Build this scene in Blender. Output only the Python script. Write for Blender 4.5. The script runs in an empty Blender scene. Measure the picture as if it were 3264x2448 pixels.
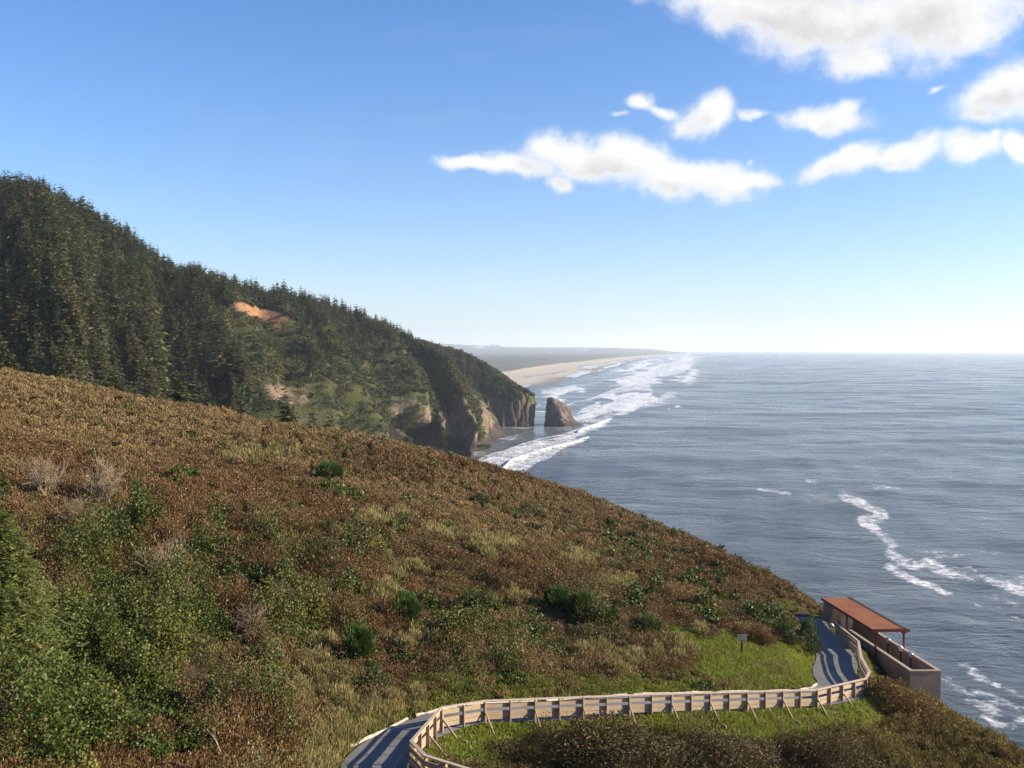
import bpy, math, time
import numpy as np
from mathutils import Vector

T0 = time.time()
R = math.radians
SC = bpy.context.scene
COL = SC.collection

# ------------------------------------------------------------------ camera
CAM_H, FPX = 95.0, 919.0
PITCH = math.atan(37.2 / FPX)      # the sea horizon dips 5 px below eye level
EARTH = 6.371e6
cam = bpy.data.cameras.new("camera")
cam.sensor_width = 36.0
cam.lens = 36.0 * FPX / 1024.0
cam.clip_start, cam.clip_end = 0.5, 300000.0
camo = bpy.data.objects.new("camera", cam)
camo.location = (0, 0, CAM_H)
camo.rotation_euler = (math.pi / 2 - PITCH, 0, 0)
COL.objects.link(camo)
SC.camera = camo

# ------------------------------------------------------------------ light
SUN_AZ, SUN_EL = 92.0, 22.0          # azimuth clockwise from straight ahead (+Y)
SUN_STRENGTH, SKY_STRENGTH = 5.0, 0.0645
SV = Vector((math.sin(R(SUN_AZ)) * math.cos(R(SUN_EL)), math.cos(R(SUN_AZ)) * math.cos(R(SUN_EL)), math.sin(R(SUN_EL))))
sun = bpy.data.lights.new("sun", 'SUN')
sun.energy, sun.angle, sun.color = SUN_STRENGTH, R(0.53), (1.0, 0.86, 0.68)
suno = bpy.data.objects.new("sun", sun)
suno.rotation_euler = SV.to_track_quat('Z', 'Y').to_euler()
suno.location = (60, 0, 200)
COL.objects.link(suno)

vs = SC.view_settings
vs.view_transform, vs.look, vs.exposure, vs.gamma = 'Standard', 'None', 1.3, 1.0
try:
    SC.cycles.max_bounces = 6
    SC.cycles.transparent_max_bounces = 8
    SC.cycles.volume_bounces = 1
    SC.cycles.use_denoising = True
    SC.cycles.denoising_input_passes = 'RGB_ALBEDO_NORMAL'
    SC.cycles.denoising_prefilter = 'NONE'
except Exception:
    pass


class NT:
    """small helper for node trees"""
    def __init__(s, tree):
        s.t = tree

    def n(s, kind, props=None, **ins):
        nd = s.t.nodes.new(kind)
        for k, v in (props or {}).items():
            setattr(nd, k, v)
        for k, v in ins.items():
            key = int(k[1:]) if k[0] == 'i' and k[1:].isdigit() else k.replace('_', ' ')
            s.put(nd.inputs[key], v)
        return nd

    def put(s, sock, v):
        if isinstance(v, bpy.types.NodeSocket):
            s.t.links.new(v, sock)
        else:
            sock.default_value = v

    def m(s, op, a, b=0.0, c=0.0, clamp=False):
        nd = s.t.nodes.new('ShaderNodeMath')
        nd.operation, nd.use_clamp = op, clamp
        for i, v in enumerate((a, b, c)):
            s.put(nd.inputs[i], v)
        return nd.outputs[0]

    def ss(s, v, a, b, lo=0.0, hi=1.0):
        nd = s.n('ShaderNodeMapRange', {'interpolation_type': 'SMOOTHSTEP'}, i0=v, i1=a, i2=b, i3=lo, i4=hi)
        return nd.outputs[0]

    def mix(s, f, a, b, blend='MIX'):
        nd = s.t.nodes.new('ShaderNodeMix')
        nd.data_type, nd.blend_type = 'RGBA', blend
        s.put(nd.inputs['Factor'], f)
        s.put(nd.inputs[6], a if not isinstance(a, tuple) else (*a[:3], 1))
        s.put(nd.inputs[7], b if not isinstance(b, tuple) else (*b[:3], 1))
        return nd.outputs[2]

    def noise(s, vec, scale, detail=4.0, rough=0.55, dist=0.0):
        nd = s.n('ShaderNodeTexNoise', Vector=vec, Scale=scale, Detail=detail, Roughness=rough, Distortion=dist)
        return nd.outputs['Fac']


# display-pixel frame of the photograph (2212 wide) -> azimuth / elevation in degrees
def azel(dx, dy):
    u, v = (dx * 0.46293 - 512) / FPX, (384 - dy * 0.46293) / FPX
    d = Vector((u, math.cos(PITCH) + v * math.sin(PITCH), -math.sin(PITCH) + v * math.cos(PITCH))).normalized()
    return math.degrees(math.atan2(d.x, d.y)), math.degrees(math.asin(d.z))


# ------------------------------------------------------------------ world: sky with clouds
def make_world():
    w = bpy.data.worlds.new("World")
    SC.world = w
    w.use_nodes = True
    t = w.node_tree
    t.nodes.clear()
    N = NT(t)
    sky = N.n('ShaderNodeTexSky', {'sky_type': 'NISHITA', 'sun_disc': False, 'sun_elevation': R(SUN_EL),
                                   'sun_rotation': R(SUN_AZ), 'altitude': 90.0, 'air_density': 1.0,
                                   'dust_density': 0.35, 'ozone_density': 3.0})
    # cloud field as a node group on (azimuth, elevation)
    g = bpy.data.node_groups.new("cloud_field", 'ShaderNodeTree')
    g.interface.new_socket("Vector", in_out='INPUT', socket_type='NodeSocketVector')
    g.interface.new_socket("Field", in_out='OUTPUT', socket_type='NodeSocketFloat')
    G = NT(g)
    gi, go = g.nodes.new('NodeGroupInput'), g.nodes.new('NodeGroupOutput')
    vin = gi.outputs[0]
    warp = G.n('ShaderNodeTexNoise', Vector=vin, Scale=0.33, Detail=3.0, Roughness=0.5)
    wv = G.n('ShaderNodeVectorMath', {'operation': 'SUBTRACT'}, i0=warp.outputs['Color'], i1=(0.5, 0.5, 0.5)).outputs[0]
    wv = G.n('ShaderNodeVectorMath', {'operation': 'SCALE'}, i0=wv, Scale=2.2).outputs[0]
    v2 = G.n('ShaderNodeVectorMath', {'operation': 'ADD'}, i0=vin, i1=wv).outputs[0]
    sp = G.n('ShaderNodeSeparateXYZ', i0=v2)
    X, Y = sp.outputs[0], sp.outputs[1]
    # (cx, cy, rx, ry, tilt deg (up to the right +), weight)
    C = [(1560, 10, 170, 60, -18, 1.0), (1760, 40, 250, 95, -12, 1.1), (2010, 30, 210, 105, 0, 1.1), (1850, 118, 95, 55, -10, 1.0),
         (2090, 70, 110, 60, 0, 1.0), (1480, -60, 200, 60, 0, 0.9), (1900, -140, 420, 150, 0, 1.2),
         (2190, 190, 125, 62, 12, 1.1), (2120, 245, 55, 32, 0, 0.9),
         (1020, 347, 100, 22, -4, 0.95), (1210, 325, 85, 44, -8, 1.05), (1330, 352, 190, 50, -8, 1.1), (1490, 390, 170, 42, -3, 1.05),
         (1630, 400, 70, 20, 4, 0.95), (1210, 400, 34, 30, 0, 0.85), (1130, 356, 100, 36, -8, 1.0),
         (1392, 218, 30, 27, -15, 0.9), (1430, 240, 50, 16, -20, 0.72), (1535, 250, 68, 44, 25, 1.0), (1500, 275, 60, 28, 0, .8),
         (1625, 250, 40, 14, 0, 0.75), (1790, 262, 92, 34, -6, 0.98), (1820, 240, 40, 22, 20, .8), (1345, 250, 26, 12, 0, .62),
         (1780, 360, 70, 26, 14, 0.98), (1850, 342, 85, 30, 12, 1.0), (1960, 335, 100, 32, 6, 1.0), (2090, 322, 75, 34, 4, 1.0),
         (2150, 296, 22, 12, 0, .75), (2205, 325, 40, 48, 60, 1.0), (2030, 188, 26, 10, 20, .68), (1632, 362, 18, 12, 30, .65)]
    acc = None
    for cx, cy, rx, ry, tilt, wt in C:
        a0, e0 = azel(cx, cy)
        a1, _ = azel(cx + rx, cy)
        _, e1 = azel(cx, cy - ry)
        sx, sy = abs(a1 - a0), abs(e1 - e0)
        ct, st = math.cos(R(tilt)), math.sin(R(tilt))
        dx, dy = G.m('SUBTRACT', X, a0), G.m('SUBTRACT', Y, e0)
        u = G.m('MULTIPLY_ADD', dx, ct / sx, G.m('MULTIPLY', dy, st / sx))
        v = G.m('MULTIPLY_ADD', dx, -st / sy, G.m('MULTIPLY', dy, ct / sy))
        d2 = G.m('MULTIPLY_ADD', u, u, G.m('MULTIPLY', v, v))
        f = G.m('MULTIPLY', G.m('POWER', 2.71828, G.m('MULTIPLY', d2, -0.85)), wt)
        acc = f if acc is None else G.m('SMOOTH_MAX', acc, f, 0.22)
    n1 = G.noise(vin, 0.5, 10.0, 0.64, 0.1)
    n1 = G.m('MULTIPLY', G.m('SUBTRACT', n1, 0.5), 1.1)
    fld = G.m('ADD', acc, G.m('MULTIPLY', n1, G.ss(acc, 0.05, 0.40)))
    g.links.new(fld, go.inputs[0])

    tc = N.n('ShaderNodeTexCoord')
    sep = N.n('ShaderNodeSeparateXYZ', i0=tc.outputs['Generated'])
    up = N.n('ShaderNodeCombineXYZ', i0=sep.outputs[0], i1=sep.outputs[1], i2=N.m('MAXIMUM', N.m('ADD', sep.outputs[2], 0.006), 0.004)).outputs[0]
    t.links.new(up, sky.inputs['Vector'])
    az = N.m('MULTIPLY', N.m('ARCTAN2', sep.outputs[0], sep.outputs[1]), 180 / math.pi)
    el = N.m('MULTIPLY', N.m('ARCSINE', sep.outputs[2]), 180 / math.pi)
    vec = N.n('ShaderNodeCombineXYZ', i0=az, i1=el, i2=3.7).outputs[0]
    off = N.n('ShaderNodeVectorMath', {'operation': 'ADD'}, i0=vec, i1=(1.0, 0.9, 0)).outputs[0]  # shifted towards the sun, for the painted cloud shading
    ga = N.n('ShaderNodeGroup', {'node_tree': g}, i0=vec).outputs[0]
    gb = N.n('ShaderNodeGroup', {'node_tree': g}, i0=off).outputs[0]
    cover = N.ss(ga, 0.22, 0.88)
    cloud_shade = N.ss(gb, 0.44, 1.25)  # cloud self-shadow painted into the sky colour from the sample nearer the sun
    cloud_shade = N.m('MULTIPLY', cloud_shade, N.ss(ga, 0.55, 1.0))
    tex = N.noise(vec, 0.8, 8.0, 0.6, 0.4)
    cloud_shade = N.m('MULTIPLY', cloud_shade, N.ss(tex, 0.25, 0.65, 0.72, 1.0))
    ccol = N.mix(cloud_shade, (6.5, 6.45, 6.35), (4.45, 4.32, 4.3))
    # wisps of high thin cirrus, barely there
    cir = N.noise(N.n('ShaderNodeVectorMath', {'operation': 'MULTIPLY'}, i0=vec, i1=(0.06, 0.35, 1)).outputs[0], 1.0, 5.0, 0.6)
    cir = N.m('MULTIPLY', N.ss(cir, 0.52, 0.8), 0.10)
    skyc = N.n('ShaderNodeHueSaturation', Saturation=SKY_SAT, Value=SKY_VAL, Color=sky.outputs[0]).outputs[0]
    tint = N.mix(1.0, skyc, SKY_TINT, 'MULTIPLY')
    low = N.m('POWER', 2.71828, N.m('MULTIPLY', N.m('MAXIMUM', el, 0.0), -0.13))
    tint = N.mix(N.m('MULTIPLY', low, 0.50), tint, (3.8, 4.85, 5.5))
    base = N.mix(cir, tint, (5.0, 5.3, 5.6))
    col = N.mix(N.m('MULTIPLY', cover, 0.97), base, ccol)
    bg = N.n('ShaderNodeBackground', Color=col, Strength=SKY_STRENGTH)
    out = N.n('ShaderNodeOutputWorld')
    t.links.new(bg.outputs[0], out.inputs['Surface'])


SKY_SAT, SKY_VAL, SKY_TINT = 1.24, 1.15, (0.98, 0.98, 1.16)
make_world()

# ------------------------------------------------------------------ numeric helpers
rng = np.random.default_rng(11)
KD = 0.46293


def pix(dx, dy, Y):
    """display pixel of the photograph at forward distance Y -> world point"""
    u, v = (np.asarray(dx, float) * KD - 512) / FPX, (384 - np.asarray(dy, float) * KD) / FPX
    dyv = math.cos(PITCH) + v * math.sin(PITCH)
    dz = -math.sin(PITCH) + v * math.cos(PITCH)
    t = Y / dyv
    return np.stack([u * t, np.broadcast_to(Y, np.shape(u * t)).astype(float), CAM_H + dz * t], -1)


def pixz(dx, dy, z=0.0):
    """display pixel on the level z -> world point"""
    u, v = (dx * KD - 512) / FPX, (384 - dy * KD) / FPX
    dyv = math.cos(PITCH) + v * math.sin(PITCH)
    dz = -math.sin(PITCH) + v * math.cos(PITCH)
    t = (z - CAM_H) / dz
    return np.array([u * t, dyv * t, z])


def todisp(P):
    P = np.asarray(P, float)
    x, y, z = P[..., 0], P[..., 1], P[..., 2] - CAM_H
    f = y * math.cos(PITCH) - z * math.sin(PITCH)
    up = y * math.sin(PITCH) + z * math.cos(PITCH)
    f = np.maximum(f, 1e-3)
    return (512 + FPX * x / f) / KD, (384 - FPX * up / f) / KD


def _h(ix, iy, iz, seed):
    h = (ix.astype(np.int64) * 374761393 + iy.astype(np.int64) * 668265263 + iz.astype(np.int64) * 2147483647 + seed * 974634777) & 0xFFFFFFFF
    h = ((h ^ (h >> 13)) * 1274126177) & 0xFFFFFFFF
    h = ((h ^ (h >> 16)) * 2246822519) & 0xFFFFFFFF
    return ((h ^ (h >> 15)) & 0xFFFFFF) / float(0xFFFFFF)


def vnoise(x, y, z=None, seed=0):
    x, y = np.asarray(x, float), np.asarray(y, float)
    z = np.zeros_like(x) if z is None else np.asarray(z, float)
    xi, yi, zi = np.floor(x), np.floor(y), np.floor(z)
    fx, fy, fz = x - xi, y - yi, z - zi
    fx, fy, fz = fx * fx * (3 - 2 * fx), fy * fy * (3 - 2 * fy), fz * fz * (3 - 2 * fz)
    r = 0
    for a in (0, 1):
        for b in (0, 1):
            for c in (0, 1):
                wgt = (fx if a else 1 - fx) * (fy if b else 1 - fy) * (fz if c else 1 - fz)
                r = r + wgt * _h(xi + a, yi + b, zi + c, seed)
    return r


def fbm(x, y, z=None, oct=4, seed=0, rough=0.5):
    s, a, tot = 0, 1.0, 0
    for o in range(oct):
        k = 2.03 ** o
        s = s + a * vnoise(np.asarray(x) * k, np.asarray(y) * k, None if z is None else np.asarray(z) * k, seed + o * 17)
        tot += a
        a *= rough
    return s / tot


def sstep(x, a, b):
    t = np.clip((x - a) / (b - a), 0, 1)
    return t * t * (3 - 2 * t)


def inpoly(px, py, poly):
    poly = np.asarray(poly, float)
    r = np.zeros(np.shape(px), bool)
    j = len(poly) - 1
    for i in range(len(poly)):
        xi, yi, xj, yj = *poly[i], *poly[j]
        c = ((yi > py) != (yj > py)) & (px < (xj - xi) * (py - yi) / (yj - yi + 1e-12) + xi)
        r ^= c
        j = i
    return r


def polydist(px, py, line, sy=1.0):
    """distance to a polyline, and the arc parameter (0..n-1)"""
    line = np.asarray(line, float)
    best = np.full(np.shape(px), 1e9)
    par = np.zeros(np.shape(px))
    for i in range(len(line) - 1):
        ax, ay, bx, by = *line[i][:2], *line[i + 1][:2]
        ex, ey = bx - ax, (by - ay) * sy
        qx, qy = px - ax, (py - ay) * sy
        t = np.clip((qx * ex + qy * ey) / (ex * ex + ey * ey + 1e-12), 0, 1)
        d = np.hypot(qx - t * ex, qy - t * ey)
        k = d < best
        best = np.where(k, d, best)
        par = np.where(k, i + t, par)
    return best, par


def polysd(px, py, poly, sy=1.0):
    """signed distance to a closed polygon, positive inside"""
    d, _ = polydist(px, py, list(poly) + [poly[0]], sy)
    return np.where(inpoly(px, py, poly), d, -d)


def unit(v):
    return v / (np.linalg.norm(v, axis=-1, keepdims=True) + 1e-12)


def np_mesh(name, V, F, mat=None, col=None, smooth=False, parent=None, attrs=None, link=True):
    """F: (M,3) or (M,4) int array"""
    V = np.ascontiguousarray(V, np.float32).reshape(-1, 3)
    F = np.ascontiguousarray(F, np.int32)
    me = bpy.data.meshes.new(name)
    k = F.shape[1]
    me.vertices.add(len(V))
    me.vertices.foreach_set('co', V.ravel())
    me.loops.add(F.size)
    me.loops.foreach_set('vertex_index', F.ravel())
    me.polygons.add(len(F))
    me.polygons.foreach_set('loop_start', np.arange(0, F.size, k, dtype=np.int32))
    try:
        me.polygons.foreach_set('loop_total', np.full(len(F), k, np.int32))
    except Exception:
        pass
    me.polygons.foreach_set('use_smooth', np.full(len(F), bool(smooth)))
    if col is not None:
        c = np.ones((len(V), 4), np.float32)
        c[:, :3] = col
        a = me.attributes.new('col', 'FLOAT_COLOR', 'POINT')
        a.data.foreach_set('color', c.ravel())
    for an, av in (attrs or {}).items():
        a = me.attributes.new(an, 'FLOAT', 'POINT')
        a.data.foreach_set('value', np.ascontiguousarray(av, np.float32))
    me.update(calc_edges=True)
    if mat:
        me.materials.append(mat)
    o = bpy.data.objects.new(name, me)
    if link:
        COL.objects.link(o)
    if parent:
        o.parent = parent
    return o


def grid_faces(nu, nv):
    i = np.arange(nu * nv).reshape(nu, nv)
    return np.stack([i[:-1, :-1], i[1:, :-1], i[1:, 1:], i[:-1, 1:]], -1).reshape(-1, 4)


def tag(o, label=None, cat=None, group=None, kind=None):
    for k, v in (('label', label), ('category', cat), ('group', group), ('kind', kind)):
        if v:
            o[k] = v
    return o


def empty(name, loc, rz=0.0):
    o = bpy.data.objects.new(name, None)
    o.location = loc
    o.rotation_euler = (0, 0, rz)
    o.empty_display_size = 0.3
    COL.objects.link(o)
    return o


class MB:
    """collects solids and builds ONE mesh"""
    def __init__(s):
        s.v, s.f = [], []

    def hexa(s, P):
        b = len(s.v)
        s.v += [tuple(p) for p in P]
        s.f += [tuple(b + i for i in q) for q in ((3, 2, 1, 0), (4, 5, 6, 7), (0, 1, 5, 4), (1, 2, 6, 5), (2, 3, 7, 6), (3, 0, 4, 7))]
        return s

    def box(s, x0, x1, y0, y1, z0, z1):
        return s.hexa([(x0, y0, z0), (x1, y0, z0), (x1, y1, z0), (x0, y1, z0), (x0, y0, z1), (x1, y0, z1), (x1, y1, z1), (x0, y1, z1)])

    def bar(s, p0, p1, w, h, up=(0, 0, 1)):
        """a bar from p0 to p1, w across, h along up, centred"""
        p0, p1 = Vector(p0), Vector(p1)
        d = (p1 - p0).normalized()
        up = Vector(up)
        side = d.cross(up).normalized()
        upn = side.cross(d).normalized()
        a, b = side * (w / 2), upn * (h / 2)
        return s.hexa([p0 - a - b, p1 - a - b, p1 + a - b, p0 + a - b, p0 - a + b, p1 - a + b, p1 + a + b, p0 + a + b])

    def tube(s, pts, rad, n=10, cap=True):
        base = len(s.v)
        pts = [Vector(p) for p in pts]
        for i, p in enumerate(pts):
            d = (pts[min(i + 1, len(pts) - 1)] - pts[max(i - 1, 0)]).normalized()
            a = d.orthogonal().normalized() if abs(d.z) < .99 else Vector((1, 0, 0))
            b = d.cross(a).normalized()
            r = rad[i] if hasattr(rad, '__len__') else rad
            for k in range(n):
                t = 2 * math.pi * k / n
                s.v.append(tuple(p + a * (r * math.cos(t)) + b * (r * math.sin(t))))
        for i in range(len(pts) - 1):
            for k in range(n):
                k2 = (k + 1) % n
                s.f.append((base + i * n + k, base + i * n + k2, base + (i + 1) * n + k2, base + (i + 1) * n + k))
        if cap:
            s.f.append(tuple(base + k for k in range(n))[::-1])
            s.f.append(tuple(base + (len(pts) - 1) * n + k for k in range(n)))
        return s

    def build(s, name, mat, parent=None, bevel=0.0, smooth=False):
        me = bpy.data.meshes.new(name)
        me.from_pydata(s.v, [], s.f)
        me.update()
        me.materials.append(mat)
        if smooth:
            me.polygons.foreach_set('use_smooth', np.full(len(me.polygons), True))
        o = bpy.data.objects.new(name, me)
        COL.objects.link(o)
        if parent:
            o.parent = parent
        if bevel:
            b = o.modifiers.new('bevel', 'BEVEL')
            b.width, b.segments, b.limit_method = bevel, 2, 'ANGLE'
        return o


# ------------------------------------------------------------------ materials
MATS = {}


def mat_new(name):
    m = bpy.data.materials.new(name)
    m.use_nodes = True
    m.node_tree.nodes.clear()
    MATS[name] = m
    N = NT(m.node_tree)
    out = N.n('ShaderNodeOutputMaterial')
    return m, N, out


def mat_leaf(name, rough=0.6, trans=0.3, spec=0.25):
    """colour of every leaf from the mesh, some light let through"""
    m, N, out = mat_new(name)
    a = N.n('ShaderNodeAttribute', {'attribute_name': 'col'})
    p = N.n('ShaderNodeBsdfPrincipled', Base_Color=a.outputs['Color'], Roughness=rough)
    p.inputs['Specular IOR Level'].default_value = spec
    tr = N.n('ShaderNodeBsdfTranslucent', Color=a.outputs['Color'])
    mx = N.n('ShaderNodeMixShader', i0=trans, i1=p.outputs[0], i2=tr.outputs[0])
    m.node_tree.links.new(mx.outputs[0], out.inputs[0])
    return m


def mat_solid(name, c1, c2, scale=3.0, rough=0.8, bump=0.2, spec=0.3, detail=6.0, stretch=(1, 1, 1), metal=0.0, bdist=0.02, c3=None, s3=40.0):
    m, N, out = mat_new(name)
    tc = N.n('ShaderNodeTexCoord')
    v = N.n('ShaderNodeVectorMath', {'operation': 'MULTIPLY'}, i0=tc.outputs['Object'], i1=stretch).outputs[0]
    n = N.noise(v, scale, detail, 0.6)
    col = N.mix(N.ss(n, 0.3, 0.7), c1, c2)
    if c3:
        n2 = N.noise(v, s3, 4.0, 0.6)
        col = N.mix(N.ss(n2, 0.5, 0.75), col, c3)
    nb = N.noise(v, scale * 6, 5.0, 0.6)
    b = N.n('ShaderNodeBump', Strength=bump, Distance=bdist, Height=nb)
    p = N.n('ShaderNodeBsdfPrincipled', Base_Color=col, Roughness=rough, Normal=b.outputs[0], Metallic=metal)
    p.inputs['Specular IOR Level'].default_value = spec
    m.node_tree.links.new(p.outputs[0], out.inputs[0])
    return m


M_LEAF = mat_leaf('leaf_dry', 0.7, 0.22, 0.15)
M_GLOSS = mat_leaf('leaf_glossy', 0.5, 0.2, 0.22)
M_NEEDLE = mat_leaf('needles', 0.65, 0.18, 0.2)
M_GRASS = mat_leaf('grass_blade', 0.6, 0.35, 0.2)
M_WOOD = mat_solid('fence_wood', (0.36, 0.275, 0.175), (0.275, 0.205, 0.132), 1.3, 0.75, 0.25, stretch=(1, 1, 6), c3=(0.24, 0.175, 0.12), s3=5)
M_WOODP = mat_solid('post_wood', (0.34, 0.24, 0.165), (0.26, 0.18, 0.125), 2.0, 0.75, 0.25, c3=(0.28, 0.19, 0.12), s3=9)
M_RAIL = mat_solid('rail_wood', (0.42, 0.33, 0.26), (0.34, 0.26, 0.2), 2.0, 0.75, 0.25, c3=(0.28, 0.21, 0.16), s3=9)
M_ASPH = mat_solid('asphalt', (0.150, 0.144, 0.142), (0.100, 0.097, 0.097), 0.45, 0.9, 0.5, c3=(0.19, 0.185, 0.18), s3=16, bdist=0.01)
M_CURB = mat_solid('curb_paint', (0.50, 0.45, 0.36), (0.34, 0.30, 0.23), 2.0, 0.8, 0.4, c3=(0.2, 0.17, 0.12), s3=4)
M_BLOCK = mat_solid('split_block', (0.25, 0.19, 0.145), (0.19, 0.145, 0.11), 0.9, 0.9, 0.6, c3=(0.15, 0.115, 0.088), s3=7)
M_CAP = mat_solid('wall_cap', (0.36, 0.28, 0.215), (0.29, 0.225, 0.175), 2.0, 0.85, 0.3)
M_ROOF = mat_solid('shingle', (0.36, 0.150, 0.062), (0.28, 0.110, 0.047), 0.7, 0.85, 0.6, c3=(0.20, 0.080, 0.036), s3=14)
M_RED = mat_solid('red_steel', (0.17, 0.022, 0.018), (0.13, 0.018, 0.016), 2.0, 0.5, 0.05)
M_DARK = mat_solid('dark_strip', (0.045, 0.03, 0.032), (0.035, 0.025, 0.027), 3.0, 0.7, 0.2)
M_DECK = mat_solid('deck_floor', (0.07, 0.06, 0.065), (0.05, 0.045, 0.05), 1.5, 0.85, 0.3)
M_STEEL = mat_solid('viewer_metal', (0.5, 0.51, 0.52), (0.42, 0.43, 0.44), 4.0, 0.35, 0.05, metal=0.6)
M_BLACK = mat_solid('black_iron', (0.02, 0.02, 0.022), (0.03, 0.03, 0.03), 4.0, 0.5, 0.05)
M_WHITE = mat_solid('white_enamel', (0.8, 0.78, 0.74), (0.7, 0.68, 0.64), 4.0, 0.4, 0.05)
M_SIGN = mat_solid('sign_board', (0.33, 0.29, 0.21), (0.26, 0.225, 0.16), 7.0, 0.7, 0.2)
M_SPOST = mat_solid('sign_post', (0.085, 0.065, 0.04), (0.06, 0.045, 0.03), 5.0, 0.85, 0.3)
M_BARK = mat_solid('bark', (0.105, 0.082, 0.062), (0.065, 0.05, 0.04), 1.5, 0.9, 0.5)
M_PALEBARK = mat_solid('pale_bark', (0.30, 0.26, 0.21), (0.2, 0.17, 0.14), 1.0, 0.9, 0.5)
M_TWIG = mat_solid('twig', (0.21, 0.165, 0.105), (0.14, 0.105, 0.065), 3.0, 0.9, 0.1)
M_DRIFT = mat_solid('bleached_wood', (0.30, 0.26, 0.20), (0.22, 0.19, 0.15), 3.0, 0.85, 0.3)

# ------------------------------------------------------------------ the near hillside
FENCE = [(3.0, 31.4, 78.55), (-1.7, 33.6, 78.72), (-3.3, 34.6, 78.75), (-4.06, 36.6, 78.45), (-3.22, 41.4, 77.95), (-1.3, 43.0, 77.65), (7.0, 46.35, 76.7),
         (16.8, 50.8, 75.3), (20.66, 53.8, 74.85), (21.55, 55.6, 74.6), (22.6, 59.6, 74.1), (24.55, 65.3, 73.4), (25.2, 71.6, 72.8)]
PATHC = [(2.5, 29.4, 78.5, 1.3), (-2.0, 31.6, 78.65, 1.3), (-4.4, 33.6, 78.65, 1.3), (-5.45, 36.8, 78.5, 1.35), (-4.85, 40.0, 78.1, 1.28), (-3.75, 42.1, 77.85, 1.22),
         (-1.75, 44.15, 77.6, 1.22), (2.6, 45.95, 77.1, 1.22), (6.5, 47.55, 76.75, 1.22), (11.5, 49.75, 76.05, 1.22), (16.0, 51.9, 75.4, 1.25),
         (18.7, 53.6, 75.1, 1.45), (20.05, 55.7, 74.75, 1.5), (20.9, 59.5, 74.2, 1.4), (22.6, 64.0, 73.55, 1.35), (23.75, 68.5, 73.1, 1.3), (24.2, 73.0, 72.75, 1.2), (25.2, 77.5, 72.6, 1.1)]


def catmull(P, n):
    P = np.asarray(P, float)
    m = len(P)
    t = np.linspace(0, m - 1, n)
    i = np.clip(np.floor(t).astype(int), 0, m - 2)
    f = (t - i).reshape(-1, *([1] * (P.ndim - 1)))
    g = lambda k: P[np.clip(k, 0, m - 1)]
    p0, p1, p2, p3 = g(i - 1), g(i), g(i + 1), g(i + 2)
    p0 = np.where((i == 0).reshape(f.shape), 2 * p1 - p2, p0)
    p3 = np.where((i == m - 2).reshape(f.shape), 2 * p2 - p1, p3)
    return 0.5 * (2 * p1 + (p2 - p0) * f + (2 * p0 - 5 * p1 + 4 * p2 - p3) * f ** 2 + (3 * p1 - p0 - 3 * p2 + p3) * f ** 3)




def exact(q):
    """surveyed with the flat-angle approximation: put the point where the true lens sees it"""
    X, Y, z = q[:3]
    p = pix((512 + FPX * X / Y) / KD, (351.8 + FPX * (CAM_H - z) / Y) / KD, Y)
    return (float(p[0]), float(p[1]), float(p[2])) + tuple(q[3:])


FENCE = [exact(q) for q in FENCE]
PATHC = [exact(q) for q in PATHC]
PATHD = catmull(PATHC, 160)

RIDGE = [(-150, 790, 115), (0, 818, 120), (150, 836, 120), (300, 868, 122), (500, 899, 126), (700, 934, 130), (850, 965, 132), (1000, 1002, 134),
         (1150, 1042, 131), (1300, 1094, 126), (1400, 1137, 121), (1500, 1182, 113), (1600, 1230, 105), (1700, 1281, 96), (1760, 1314, 89), (1790, 1345, 84)]
CTRL = RIDGE + [(0, 900, 92), (300, 950, 98), (600, 1000, 104), (900, 1050, 108), (1200, 1130, 101), (1500, 1230, 92), (1650, 1290, 84),
                (0, 1050, 66), (300, 1080, 70), (600, 1120, 73), (900, 1160, 76), (1200, 1210, 77), (1450, 1270, 73), (1650, 1345, 67),
                (0, 1250, 48), (300, 1250, 53), (600, 1260, 58), (900, 1280, 61), (1200, 1310, 61.5), (1400, 1350, 60.5),
                (0, 1450, 36), (300, 1430, 41), (550, 1420, 46), (800, 1420, 49), (1000, 1417, 50), (1200, 1440, 52), (1400, 1450, 53),
                (0, 1640, 28.5), (300, 1640, 31), (550, 1640, 34), (690, 1600, 38),
                (1480, 1370, 58), (1600, 1400, 57.8), (1600, 1470, 53.8), (1700, 1400, 60), (1770, 1470, 55), (1720, 1355, 64), (1765, 1400, 65),
                (1100, 1600, 41.8), (1100, 1659, 39.3), (1400, 1600, 44.5), (1400, 1659, 41.7), (1700, 1565, 48.3), (1700, 1659, 44),
                (1900, 1540, 53), (1900, 1659, 46.5), (2000, 1560, 55), (2050, 1659, 49), (2150, 1610, 51.5), (2215, 1655, 50)]


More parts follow.
